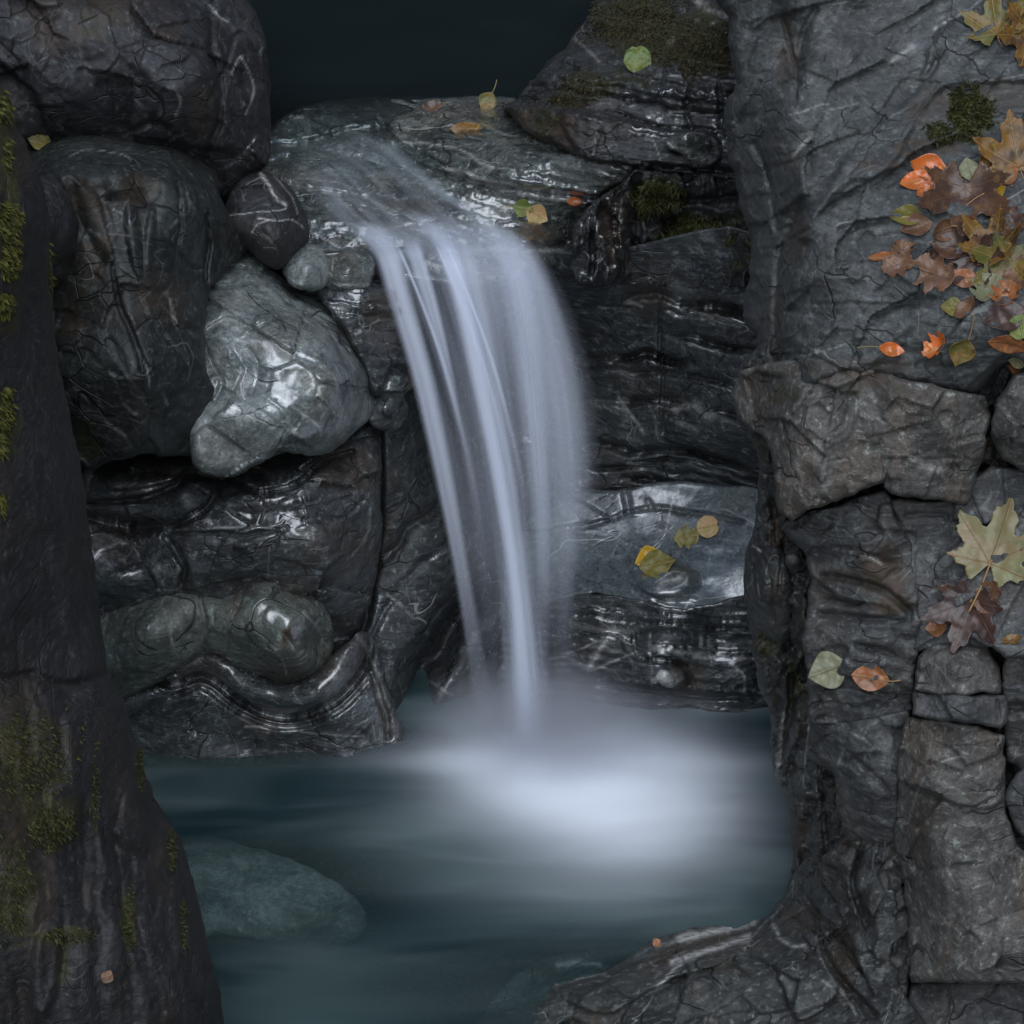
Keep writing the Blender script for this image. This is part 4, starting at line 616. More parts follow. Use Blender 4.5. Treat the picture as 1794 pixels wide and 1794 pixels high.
rock('cliff_block', 'tapering bluish block with tilted folds hanging low on the right cliff', 'rock',
     [(1420, 1268), (1500, 1264), (1592, 1248), (1588, 1310), (1572, 1350), (1570, 1420), (1572, 1470), (1555, 1490), (1500, 1482), (1480, 1455), (1470, 1400), (1465, 1350), (1440, 1340), (1420, 1320)],
     [(1425, 1275, 5.08), (1590, 1255, 5.0), (1430, 1330, 5.12), (1500, 1340, 5.0), (1580, 1330, 4.98), (1475, 1400, 5.08), (1530, 1400, 4.99), (1570, 1420, 5.0), (1500, 1475, 5.08), (1560, 1480, 5.05)],
     M['cliff'], rnd=(9, 0.035), grow=5, smooth_n=1, skirt=0.3, jag=5, seed=49, noise=((1.2, 0.014), (3, 0.006, 20, 3), (8, 0.002)), facets=((34, 1.8, 18, 0.010, 0.010),), strata=[(14, 20, 0.006, 14)],
     cracks=[([(1500, 1330), (1540, 1370), (1560, 1395)], 3, 0.014), ([(1490, 1270), (1480, 1310), (1450, 1340)], 3, 0.01)], veins=[([(1480, 1310), (1470, 1340)], 4, 0.5), ([(1500, 1285), (1520, 1300)], 2, 0.3)], key='cliff_block_c')
rock('cliff_block', 'sloping grey face under the large maple leaf on the right cliff', 'rock',
     [(1562, 880), (1690, 885), (1705, 840), (1740, 820), (1794, 830), (1880, 840), (1880, 1140), (1760, 1150), (1740, 1130), (1650, 1125), (1605, 1140), (1606, 1050), (1600, 980), (1575, 920)],
     [(1565, 885, 5.08), (1700, 860, 5.08), (1800, 840, 5.05), (1870, 850, 5.04), (1600, 980, 5.04), (1700, 980, 5.0), (1850, 980, 4.96), (1610, 1120, 4.98), (1740, 1120, 4.92), (1870, 1130, 4.90)],
     M['cliff'], rnd=(9, 0.035), grow=5, smooth_n=1, skirt=0.3, jag=4, seed=50, noise=((0.9, 0.014), (3, 0.005), (8, 0.002)), facets=((60, 1.4, -35, 0.008, 0.012),),
     cracks=[([(1700, 870), (1720, 920), (1740, 960)], 3, 0.016), ([(1590, 905), (1650, 900), (1660, 912)], 4, 0.015), ([(1660, 1000), (1690, 975), (1700, 940)], 3, 0.008), ([(1610, 960), (1640, 1010), (1640, 1060)], 3, 0.008)],
     veins=[([(1600, 950), (1640, 990)], 8, 0.12), ([(1620, 1040), (1700, 1010)], 1.2, 0.25)], key='cliff_face_b')
rock('cliff_block', 'small squared block topping the tall column on the right cliff', 'rock',
     [(1606, 1208), (1614, 1150), (1640, 1122), (1680, 1120), (1722, 1126), (1745, 1170), (1752, 1210), (1680, 1214), (1640, 1212)],
     [(1606, 1205, 4.92), (1620, 1150, 4.96), (1700, 1122, 4.98), (1750, 1200, 4.90), (1680, 1170, 4.88), (1680, 1210, 4.87)],
     M['cliff_brown'], rnd=(9, 0.035), grow=5, smooth_n=1, skirt=0.3, jag=4, seed=51, noise=((1.4, 0.01), (4, 0.004), (9, 0.002)), facets=((32, 1.2, 10, 0.006, 0.008),), key='block_top')
rock('cliff_block', 'low flat course of rock between the small squared block and the tall column', 'rock',
     [(1602, 1250), (1604, 1216), (1680, 1220), (1760, 1222), (1762, 1262), (1750, 1272), (1700, 1262), (1640, 1254)],
     [(1602, 1220, 4.92), (1760, 1222, 4.90), (1604, 1250, 4.90), (1760, 1270, 4.88), (1690, 1240, 4.86)],
     M['cliff'], rnd=(9, 0.035), grow=5, smooth_n=1, skirt=0.3, jag=4, seed=52, noise=((1.4, 0.01), (4, 0.004)), facets=((26, 1.6, 4, 0.006, 0.006),), cracks=[([(1746, 1225), (1748, 1265)], 2.5, 0.02)], key='block_course')
rock('tall_column', 'tall brown-streaked column of rock at the lower right of the cliff', 'rock',
     [(1592, 1262), (1650, 1262), (1700, 1272), (1752, 1290), (1756, 1340), (1758, 1420), (1776, 1480), (1800, 1500), (1880, 1500), (1880, 1712), (1700, 1720), (1600, 1716), (1596, 1660), (1590, 1560), (1572, 1480), (1570, 1400), (1578, 1320)],
     [(1595, 1265, 4.96), (1750, 1290, 4.90), (1575, 1400, 4.98), (1650, 1400, 4.84), (1750, 1400, 4.86), (1580, 1480, 4.98), (1640, 1500, 4.80), (1720, 1500, 4.80), (1600, 1650, 4.86), (1700, 1650, 4.72), (1860, 1520, 4.84), (1860, 1700, 4.70), (1620, 1710, 4.78), (1740, 1712, 4.70)],
     M['cliff_brown'], rnd=(9, 0.035), grow=5, smooth_n=1, skirt=0.4, jag=5, seed=53, noise=((0.9, 0.014), (3, 0.008, 86, 3), (8, 0.003)), facets=((60, 0.8, 84, 0.008, 0.012),),
     plates=[([(1570, 1262), (1760, 1285), (1758, 1400), (1700, 1420), (1640, 1400), (1600, 1380), (1575, 1400)], 0.02, 8)],
     cracks=[([(1590, 1385), (1640, 1400), (1700, 1418), (1740, 1400)], 3, 0.012), ([(1620, 1290), (1680, 1310), (1750, 1300)], 3, 0.01)],
     veins=[([(1635, 1340), (1660, 1330), (1690, 1325)], 2, 0.4), ([(1620, 1360), (1600, 1400), (1590, 1440)], 2, 0.25), ([(1660, 1440), (1665, 1560), (1660, 1640)], 8, 0.10)],
     stain=[(1700, 1390, 10, 20, 0.8), (1610, 1470, 20, 60, 0.4)], key='tall_column')
rock('cliff_block', 'angular grey block at the right edge beside the deep upright crack', 'rock',
     [(1738, 760), (1752, 700), (1780, 660), (1880, 630), (1880, 850), (1790, 818), (1760, 800)],
     [(1745, 760, 5.04), (1780, 665, 5.04), (1870, 640, 5.0), (1860, 830, 4.96), (1780, 800, 4.98), (1800, 740, 4.95)],
     M['cliff_brown'], rnd=(9, 0.035), grow=5, smooth_n=1, skirt=0.3, jag=4, seed=54, noise=((1.2, 0.014), (4, 0.005)), facets=((40, 1.3, 30, 0.008, 0.010),), key='block_right')
rock('cliff_block', 'dark rounded slab end jutting in at the right edge beside the tall column', 'rock',
     [(1762, 1400), (1775, 1370), (1800, 1350), (1880, 1330), (1880, 1490), (1810, 1480), (1785, 1450)],
     [(1765, 1400, 4.86), (1800, 1352, 4.88), (1870, 1340, 4.84), (1870, 1480, 4.8), (1790, 1450, 4.84), (1820, 1410, 4.80)],
     M['cliff'], rnd=(9, 0.035), grow=5, smooth_n=1, skirt=0.3, jag=4, seed=55, noise=((1.2, 0.012), (4, 0.004)), key='block_right_low')
rock('cliff_block', 'shadowed narrow stack of blocks at the right edge below the dark fallen maple leaf', 'rock',
     [(1764, 1150), (1880, 1130), (1880, 1345), (1790, 1350), (1768, 1330), (1760, 1240)],
     [(1766, 1155, 4.94), (1870, 1140, 4.9), (1870, 1340, 4.9), (1770, 1330, 4.94), (1820, 1240, 4.9)],
     M['cliff'], rnd=(9, 0.035), grow=5, smooth_n=1, skirt=0.3, jag=4, seed=56, noise=((1.2, 0.012), (4, 0.004)), strata=[(3, 55, 0.03, 8)], cracks=[([(1765, 1235), (1800, 1238), (1860, 1236)], 5, 0.04)], key='block_right_mid')
rock('cliff_block', 'flat pale blue-grey slab along the bottom right corner', 'rock',
     [(1556, 1880), (1570, 1790), (1590, 1756), (1600, 1728), (1680, 1722), (1780, 1720), (1880, 1716), (1880, 1880)],
     [(1570, 1790, 4.86), (1600, 1730, 4.88), (1870, 1720, 4.84), (1870, 1870, 4.66), (1700, 1860, 4.68), (1600, 1860, 4.74), (1700, 1780, 4.78)],
     M['cliff'], rnd=(9, 0.035), grow=5, smooth_n=1, skirt=0.35, jag=4, seed=57, noise=((0.9, 0.010), (4, 0.003)), facets=((60, 1.5, 50, 0.005, 0.008),), cracks=[([(1658, 1722), (1655, 1770), (1648, 1800)], 2.5, 0.014), ([(1700, 1760), (1720, 1745)], 2, 0.01)],
     veins=[([(1562, 1790), (1580, 1755), (1590, 1735)], 3, 0.6), ([(1560, 1795), (1900, 1740)], 60, 0.05)], key='slab_corner')
rock('cliff_block', 'dark upright wedge of smooth rock left of the tall column', 'rock',
     [(1445, 1500), (1470, 1480), (1510, 1475), (1560, 1492), (1574, 1530), (1590, 1600), (1592, 1690), (1580, 1760), (1560, 1800), (1520, 1720), (1490, 1640), (1470, 1580), (1440, 1545)],
     [(1450, 1510, 5.12), (1510, 1480, 5.08), (1570, 1520, 5.02), (1590, 1650, 4.92), (1560, 1790, 4.86), (1500, 1560, 5.04), (1540, 1620, 4.96), (1500, 1650, 4.98), (1460, 1560, 5.12)],
     M['rubble'], rnd=(9, 0.035), grow=5, smooth_n=1, skirt=0.3, jag=5, seed=58, noise=((1.2, 0.014), (4, 0.004)), facets=((40, 0.7, 10, 0.012, 0.014),), cracks=[([(1510, 1480), (1495, 1550), (1520, 1620)], 5, 0.05)], veins=[([(1545, 1700), (1560, 1680), (1580, 1690)], 6, 0.15)], key='wedge')

# low shelf at the pool edge, bottom right, and the sunken boulder
def low_fn(x, y, wx, wy): return -0.0 * x
rock('waterline_shelf', 'dark wet shelf with white quartz streaks sloping into the pool at bottom right', 'rock ledge',
     [(840, 1900), (860, 1760), (930, 1690), (1000, 1668), (1080, 1658), (1160, 1640), (1240, 1620), (1300, 1610), (1345, 1605), (1372, 1570), (1392, 1530), (1420, 1500), (1480, 1540), (1560, 1700), (1600, 1900)],
     [(860, 1770, YL(860, 1770, -0.03)), (930, 1700, YL(930, 1700, -0.03)), (1080, 1662, YL(1080, 1662, -0.02)), (1300, 1612, YL(1300, 1612, -0.01)), (1380, 1560, 5.40), (1420, 1510, 5.34), (1000, 1730, YL(1000, 1730, 0.012)), (1150, 1690, YL(1150, 1690, 0.03)), (1250, 1660, YL(1250, 1660, 0.05)), (1350, 1640, 5.22), (1420, 1620, 5.14), (1100, 1760, YL(1100, 1760, 0.05)), (1220, 1720, YL(1220, 1720, 0.10)), (1350, 1710, 5.02), (900, 1850, YL(900, 1850, -0.02)), (1000, 1800, YL(1000, 1800, 0.0)), (1060, 1794, 4.99), (1200, 1770, 4.99), (1300, 1790, 4.95), (1400, 1760, 4.93), (1450, 1700, 4.99), (1540, 1780, 4.86), (1200, 1880, 4.80), (1400, 1880, 4.76), (1560, 1880, 4.70)],
     M['rubble'], rnd=(8, 0.02), skirt=0.4, jag=5, seed=59, noise=((0.8, 0.010, -14, 3), (3.5, 0.006, -14, 3)), strata=[(-15, 34, 0.010, 14)], facets=((55, 1.8, -30, 0.010, 0.012),),
     plates=[([(1060, 1780), (1130, 1740), (1230, 1700), (1330, 1690), (1400, 1720), (1420, 1690), (1380, 1640), (1250, 1650), (1100, 1690), (980, 1740)], 0.022, 6), ([(1360, 1680), (1430, 1690), (1470, 1740), (1400, 1790), (1370, 1730)], 0.03, 6)],
     cracks=[([(1180, 1720), (1240, 1700), (1290, 1680), (1340, 1690)], 6, 0.03), ([(1430, 1600), (1440, 1660), (1480, 1720), (1530, 1780)], 6, 0.04), ([(1400, 1560), (1430, 1600), (1500, 1680), (1570, 1770)], 5, 0.03)],
     veins=[([(1190, 1644), (1250, 1630), (1318, 1618)], 9, 1.0), ([(1180, 1685), (1240, 1665), (1310, 1642)], 7, 0.9), ([(975, 1692), (1010, 1688), (1050, 1690)], 7, 0.8), ([(1290, 1680), (1320, 1640), (1370, 1590)], 1.5, 0.4), ([(1352, 1625), (1362, 1640)], 4, 0.7), ([(1362, 1646), (1390, 1658), (1410, 1656)], 4, 0.6), ([(1150, 1730), (1180, 1700), (1210, 1680)], 4, 0.5), ([(970, 1725), (1020, 1712), (1060, 1705)], 2, 0.4), ([(1420, 1710), (1450, 1725), (1480, 1760)], 2, 0.25), ([(1150, 1655), (1180, 1648)], 5, 0.4), ([(1430, 1640), (1440, 1680), (1470, 1730), (1500, 1780)], 2, 0.4)],
     wet=[(1150, 1700, 220, 60, 0.5)], stain=[(1400, 1610, 40, 30, 0.5), (1300, 1650, 60, 20, 0.3)], moss=[])
rock('sunken_boulder', 'pale veined boulder lying just under the water at the lower left of the pool', 'boulder',
     [(290, 1480), (330, 1462), (400, 1472), (480, 1495), (560, 1530), (615, 1565), (640, 1600), (630, 1645), (560, 1660), (460, 1650), (380, 1640), (300, 1650)],
     [(300, 1490, YL(300, 1490, -0.012)), (340, 1468, YL(340, 1468, -0.012)), (480, 1500, YL(480, 1500, -0.02)), (600, 1570, YL(600, 1570, -0.04)), (630, 1630, YL(630, 1630, -0.10)), (450, 1560, YL(450, 1560, -0.014)), (550, 1600, YL(550, 1600, -0.03)), (400, 1630, YL(400, 1630, -0.06)), (550, 1655, YL(550, 1655, -0.12)), (320, 1640, YL(320, 1640, -0.06)), (380, 1530, YL(380, 1530, -0.008))],
     M['sunk'], rnd=(20, 0.02), skirt=0.3, jag=4, seed=61, noise=((1.0, 0.008), (3, 0.003)),
     veins=[([(330, 1480), (380, 1500), (430, 1518)], 3, 0.3), ([(340, 1550), (400, 1562), (460, 1575), (540, 1590)], 3, 0.3), ([(460, 1575), (500, 1550), (540, 1530)], 4, 0.3), ([(350, 1500), (430, 1515), (380, 1535)], 4, 0.3), ([(330, 1468), (370, 1480)], 5, 0.3)])

# ================================================================== WATER
def foam_pool(x, y):
    """how much white froth floats at a point of the lower pool (metres)"""
    def g(px, py, wx_, wy_, s, p=1.0):
        c = at(px, py, Yz(px, py, 0)); return s * np.exp(-(np.abs((x - c[0]) / wx_) ** 2 + np.abs((y - c[1]) / wy_) ** 2) ** p)
    wv = 0.02 * fbm(x * 2.2, y * 4, 1, 3); x = x + wv; y = y + 0.012 * fbm(x * 2.5, y * 6, 2, 3)
    f = g(1020, 1362, 0.23, 0.16, 1.15, 1.1) + g(1100, 1430, 0.20, 0.20, 0.55) + g(930, 1330, 0.14, 0.07, 0.7) + g(1120, 1435, 0.14, 0.16, 0.25) + g(960, 1290, 0.24, 0.10, 0.28) + g(1160, 1340, 0.20, 0.05, 0.3) + g(800, 1330, 0.20, 0.06, 0.22) + g(1230, 1240, 0.20, 0.03, 0.15) + g(560, 1320, 0.3, 0.05, 0.10) + g(800, 1440, 0.3, 0.12, 0.10) + g(1000, 1560, 0.35, 0.14, 0.12) + g(1200, 1420, 0.26, 0.25, 0.12)
    f = f * (1 + 0.12 * fbm(x * 2.0, y * 4, 4, 3)) + 0.012 * fbm(x * 1.2, y * 5, 5, 3)
    return 1 - np.exp(-1.55 * np.clip(f, 0, 4) ** 1.45)
def water_mat(name, milk, deep, foam_col, gloss_rough, base_op, tint=(0.80, 0.93, 0.92, 1), gl=0.8):
    n = N(name); a = n.new('ShaderNodeAttribute', attribute_name='mask'); sep = n.new('ShaderNodeSeparateColor'); n.link(a.outputs['Color'], sep.inputs[0])
    tc = n.new('ShaderNodeTexCoord').outputs['Object']; sw = n.noise(n.mapping(tc, scale=(1.0, 2.4, 1)), 1.7, 2, 0.45, 0.8); sw2 = n.noise(n.mapping(tc, scale=(1.0, 5, 1), rot=(0, 0, 0.12)), 2.2, 2, 0.5, 0.4)
    col = n.mix(n.ramp(sw, 0.38, 0.66), deep, milk); col = n.mix(n.math('MULTIPLY', n.ramp(sw2, 0.45, 0.8), 0.16), col, n.mix(0.3, milk, foam_col))
    col = n.mix(sep.outputs[0], col, foam_col)
    d = n.new('ShaderNodeBsdfDiffuse'); n.put(d.inputs[0], col)
    tr = n.new('ShaderNodeBsdfTransparent'); tr.inputs[0].default_value = tint
    m1 = n.new('ShaderNodeMixShader'); op = n.math('MAXIMUM', sep.outputs[1], sep.outputs[0], clamp=True); n.put(m1.inputs[0], op); n.link(tr.outputs[0], m1.inputs[1]); n.link(d.outputs[0], m1.inputs[2])
    g = n.new('ShaderNodeBsdfGlossy'); g.inputs['Roughness'].default_value = gloss_rough
    b = n.new('ShaderNodeBump'); n.put(b.inputs['Height'], n.math('ADD', sw, sw2)); b.inputs['Strength'].default_value = 0.3; b.inputs['Distance'].default_value = 0.01; n.link(b.outputs[0], g.inputs['Normal'])
    fr = n.new('ShaderNodeFresnel'); fr.inputs['IOR'].default_value = 1.33
    m2 = n.new('ShaderNodeMixShader'); n.put(m2.inputs[0], n.math('MULTIPLY', fr.outputs[0], gl)); n.link(m1.outputs[0], m2.inputs[1]); n.link(g.outputs[0], m2.inputs[2])
    n.link(m2.outputs[0], n.out.inputs[0]); return n.m
def water_sheet(name, x0, x1, y0, y1, z, res, mat, foamf, opf, zf=None):
    xs = np.arange(x0, x1, res); ys = np.arange(y0, y1, res); X, Y = np.meshgrid(xs, ys); X, Y = X.ravel(), Y.ravel(); nx, ny = len(xs), len(ys)
    i = np.arange(nx * ny).reshape(ny, nx); q = np.stack([i[:-1, :-1].ravel(), i[:-1, 1:].ravel(), i[1:, 1:].ravel(), i[1:, :-1].ravel()], 1)
    Z = np.full(X.shape, float(z)) if zf is None else zf(X, Y); f = foamf(X, Y); o = opf(X, Y)
    ob = mesh_obj(name, np.stack([X, Y, Z], 1), q, mat, attrs={'mask': np.stack([f, np.clip(o, 0, 1), 0 * f, 0 * f], 1)}); tag(ob, kind='structure'); return ob
M['pool'] = water_mat('milky_teal_water', (0.050, 0.080, 0.080), (0.014, 0.033, 0.037), (0.84, 0.88, 0.95), 0.35, 0.8)
M['upper_pool'] = water_mat('dark_teal_water', (0.004, 0.009, 0.010), (0.003, 0.007, 0.008), (0.012, 0.02, 0.022), 0.45, 0.9, tint=(0.88, 0.93, 0.94, 1), gl=0.4)
def pool_op(x, y):
    o = 0.93 + 0.04 * fbm(x * 2, y * 3, 7, 3)
    def gq(px, py, rx, ry): c = at(px, py, Yz(px, py, 0)); return np.exp(-(((x - c[0]) / rx) ** 2 + ((y - c[1]) / ry) ** 2) ** 2)
    o = o - 0.60 * gq(450, 1560, 0.30, 0.20) - 0.55 * gq(990, 1730, 0.38, 0.17) - 0.6 * gq(430, 1300, 0.40, 0.09)
    return o
def hollow_z(x, y):
    c = at(1010, 1370, Yz(1010, 1370, 0)); r = np.hypot((x - c[0]), (y - c[1]) * 1.3); return 0.02 * np.exp(-(r / 0.25) ** 2) + 0.003 * fbm(x * 3, y * 6, 2, 3)
water_sheet('water', -2.2, 2.3, 3.4, 6.45, 0, 0.011, M['pool'], foam_pool, pool_op, hollow_z)
yl = float(Yz(700, 175, 1.045))
water_sheet('water', -2.6, 2.6, 6.55, 13, 1.04, 0.03, M['upper_pool'], lambda x, y: 0 * x, lambda x, y: sstep(-0.10, 0.35, y - 6.74 + 0.03 * np.sin(x * 5)) * 0.98)

# water sliding over the ledge towards the lip
def veil_mat(name, col, sx, sy, lo, hi, amax, det=5, seed=0.0, soft_u=0.12, v0=0.05, v1=0.9):
    """silky long-exposure water: white strands whose density varies along and across the flow (UV = across, along)"""
    n = N(name); uv = n.new('ShaderNodeUVMap').outputs[0]; sx_ = n.new('ShaderNodeSeparateXYZ'); n.link(uv, sx_.inputs[0]); u, v = sx_.outputs[0], sx_.outputs[1]
    m = n.mapping(uv, scale=(sx, sy, 1), loc=(seed, seed * 0.37, 0)); s1 = n.noise(m, 1.0, det, 0.55); s2 = n.noise(n.mapping(uv, scale=(sx * 3.3, sy * 1.3, 1), loc=(seed + 3, 1, 0)), 1.0, 4, 0.5)
    d = n.math('ADD', n.math('MULTIPLY', s1, 0.75), n.math('MULTIPLY', s2, 0.25)); al = n.ramp(d, lo, hi)
    eu = n.math('MULTIPLY', n.ramp(u, 0.0, soft_u), n.ramp(u, 1.0 - soft_u, 1.0, 1.0, 0.0)); ev = n.math('MULTIPLY', n.ramp(v, 0.0, v0), n.ramp(v, v1, 1.0, 1.0, 0.0))
    al = n.math('MULTIPLY', n.math('MULTIPLY', al, amax), n.math('MULTIPLY', eu, ev), clamp=True)
    df = n.new('ShaderNodeBsdfDiffuse'); n.put(df.inputs[0], col); tl = n.new('ShaderNodeBsdfTranslucent'); n.put(tl.inputs[0], col)
    ms = n.new('ShaderNodeMixShader'); ms.inputs[0].default_value = 0.5; n.link(df.outputs[0], ms.inputs[1]); n.link(tl.outputs[0], ms.inputs[2])
    tr = n.new('ShaderNodeBsdfTransparent'); mx = n.new('ShaderNodeMixShader'); n.put(mx.inputs[0], al); n.link(tr.outputs[0], mx.inputs[1]); n.link(ms.outputs[0], mx.inputs[2]); n.link(mx.outputs[0], n.out.inputs[0])
    return n.m
def loft(name, rows, mat, parent, loc, thick=0.02):
    """rows: list of (left point, right point) down the flow; a flattened closed body of that thickness"""
    nu = 26; V = []; UV = []; nr = len(rows)
    for side in (0, 1):
        for j, (a, b) in enumerate(rows):
            for i in range(nu + 1):
                t = i / nu; p = a * (1 - t) + b * t; bulge = thick * math.sqrt(max(0, 1 - (2 * t - 1) ** 2)) * (-0.5 if side == 0 else 0.5)
                V.append(p + np.array([0, bulge, 0])); UV.append((t, j / (nr - 1)))
    F = []
    for side in (0, 1):
        o = side * nr * (nu + 1)
        for j in range(nr - 1):
            for i in range(nu):
                q = [o + j * (nu + 1) + i, o + j * (nu + 1) + i + 1, o + (j + 1) * (nu + 1) + i + 1, o + (j + 1) * (nu + 1) + i]; F.append(q if side else q[::-1])
    return mesh_obj(name, np.array(V), np.array(F), mat, parent, loc, uv=UV)
def path(pts, n=40):
    P = smooth_line(pts, False, 12); t = np.linspace(0, len(P) - 1, n); i = np.minimum(t.astype(int), len(P) - 2); f = (t - i)[:, None]; return P[i] * (1 - f) + P[i + 1] * f
def fall_depth(y, off=0.0):
    # ballistic arc: leaves the lip at Y 6.20, lands near 5.93
    t = np.clip((y - 430) / (1330 - 430), -0.2, 1.1); return 6.17 - 0.23 * np.sqrt(np.clip(t, 0, 2)) + np.where(t < 0, -t * 1.9, 0) + np.where(t < 0, 0.0, 1.0) * off
WCOL = (0.80, 0.84, 0.95)
fall = empty('waterfall', at(930, 1325, 5.93)); tag(fall, 'silky white waterfall pouring from the pale ledge into the pool', 'waterfall')
def strand(name, L, R, mat, off, thick):
    a, b = path(L), path(R); rows = [(at(p[0], p[1], fall_depth(p[1], off)), at(q[0], q[1], fall_depth(q[1], off))) for p, q in zip(a, b)]
    return loft(name, rows, mat, fall, fall.location, thick)
mv = lambda *a, **k: veil_mat('fall_silk', WCOL, *a, **k)
# wide thin veil on the right
strand('veil', [(740, 385), (800, 445), (850, 600), (875, 750), (890, 900), (900, 1050), (915, 1250)], [(880, 385), (958, 450), (1016, 560), (1050, 700), (1060, 850), (1040, 1000), (1030, 1260)], mv(3.2, 0.4, 0.2, 0.8, 0.40, det=3, seed=1, soft_u=0.34, v0=0.24, v1=0.40), 0.02, 0.05)
strand('veil', [(600, 395), (645, 440), (700, 560), (760, 740), (800, 930), (830, 1100), (855, 1300)], [(860, 380), (950, 440), (1000, 600), (1025, 750), (1025, 900), (1010, 1080), (1010, 1300)], mv(6, 0.4, 0.3, 0.8, 0.28, det=3, seed=4, soft_u=0.1, v0=0.1, v1=0.55), 0.03, 0.05)
# bright main strands
strand('strand', [(665, 355), (735, 410), (775, 520), (815, 680), (850, 850), (870, 1030), (875, 1200), (870, 1370)], [(760, 355), (850, 425), (885, 530), (905, 680), (925, 850), (950, 1030), (975, 1200), (1000, 1370)], mv(3.2, 0.3, 0.2, 0.7, 0.60, det=4, seed=7, soft_u=0.34, v0=0.24, v1=0.78), -0.02, 0.05)
strand('strand', [(690, 365), (745, 415), (785, 520), (822, 680), (858, 850), (886, 1030), (893, 1200), (892, 1360)], [(730, 365), (800, 420), (835, 530), (866, 680), (896, 850), (922, 1030), (942, 1200), (965, 1360)], mv(2, 0.3, 0.1, 0.5, 0.62, det=2, seed=9, soft_u=0.45, v0=0.22, v1=0.75), -0.04, 0.035)
strand('strand', [(590, 400), (645, 438), (672, 520), (715, 660), (755, 830), (790, 1000), (812, 1150), (830, 1310)], [(650, 385), (700, 425), (728, 520), (765, 660), (800, 830), (828, 1000), (855, 1150), (885, 1310)], mv(3, 0.4, 0.15, 0.6, 0.55, det=3, seed=12, soft_u=0.4, v0=0.12, v1=0.45), -0.01, 0.04)
strand('strand', [(790, 390), (850, 440), (880, 540), (902, 680), (920, 850), (932, 1030), (940, 1200)], [(860, 385), (925, 445), (950, 550), (965, 700), (972, 850), (972, 1030), (970, 1200)], mv(2.4, 0.4, 0.15, 0.62, 0.40, det=2, seed=15, soft_u=0.4, v0=0.26, v1=0.5), 0.0, 0.04)
strand('strand', [(700, 418), (735, 520), (770, 640), (800, 760)], [(735, 412), (765, 510), (795, 640), (815, 760)], mv(2.0, 0.4, 0.2, 0.6, 0.5, det=2, seed=18, soft_u=0.4, v0=0.12, v1=0.4), -0.02, 0.02)
for k, (x0, w, s_) in enumerate(((758, 9, .35), (776, 8, .4), (690, 8, .35))):
    xs = [x0 + d for d in (0, 40, 82, 118, 148)]
    strand('thread', list(zip(xs, (425, 520, 640, 780, 930))), [(a + w + 2 * i, b) for i, (a, b) in enumerate(zip(xs, (425, 520, 640, 780, 930)))], mv(1.0, 0.5, 0.0, 0.3, s_, det=1, seed=30 + k, soft_u=0.5, v0=0.1, v1=0.3), -0.05, 0.006)
# thin water sheet on the ledge
ledge_rows = [((470, 300), (600, 210)), ((520, 330), (700, 250)), ((560, 380), (780, 310)), ((600, 420), (850, 360)), ((640, 440), (900, 400)), ((655, 462), (950, 450))]
LP = smooth_line([a for a, b in ledge_rows], False, 8); RP = smooth_line([b for a, b in ledge_rows], False, 8)
rows = [(at(a[0], a[1], Yz(a[0], a[1], 1.045 - 0.05 * i / len(LP))), at(b[0], b[1], Yz(b[0], b[1], 1.05 - 0.05 * i / len(LP)))) for i, (a, b) in enumerate(zip(LP, RP))]
rows = [(p + np.array([0, 0, .006]), q + np.array([0, 0, .006])) for p, q in rows]
loft('sliding_sheet', rows, veil_mat('sliding_silk', (0.55, 0.60, 0.64), 9, 1.2, 0.35, 0.75, 0.32, seed=21, soft_u=0.15, v0=0.3, v1=0.97), fall, fall.location, 0.01)

# drifting spray at the foot of the fall
def mist():
    n = N('spray'); tc = n.new('ShaderNodeTexCoord').outputs['Object']
    def blob(c, r, s):
        m = n.mapping(tc, scale=tuple(1 / q for q in r), loc=tuple(-a / q for a, q in zip(c, r))); l = n.new('ShaderNodeVectorMath', operation='LENGTH'); n.link(m, l.inputs[0])
        return n.math('MULTIPLY', n.ramp(l.outputs['Value'], 0.0, 1.0, 1, 0), s)
    d = n.math('ADD', blob((-0.02, 0.0, 0.0), (0.30, 0.24, 0.24), 14.0), blob((0.06, 0.02, 0), (0.52, 0.36, 0.11), 11.0))
    d = n.math('MULTIPLY', d, n.ramp(n.noise(tc, 5, 3), 0.25, 0.7, 0.5, 1.3))
    v = n.new('ShaderNodeVolumePrincipled'); v.inputs['Color'].default_value = (0.9, 0.92, 1.0, 1); n.put(v.inputs['Density'], d); v.inputs['Anisotropy'].default_value = 0.2
    n.link(v.outputs[0], n.out.inputs['Volume']); return n.m
c0 = at(960, 1330, 5.93); bx = (0.75, 0.42, 0.28)
Vb = [(c0[0] + sx * bx[0] + 0.1, c0[1] + sy * bx[1], 0.035 + (bx[2] if sz else 0)) for sz in (0, 1) for sy in (-1, 1) for sx in (-1, 1)]
mo = mesh_obj('mist', Vb, [(0, 2, 3, 1), (4, 5, 7, 6), (0, 1, 5, 4), (2, 6, 7, 3), (0, 4, 6, 2), (1, 3, 7, 5)], mist(), loc=(c0[0], c0[1], 0.0), smooth=False); tag(mo, kind='stuff')

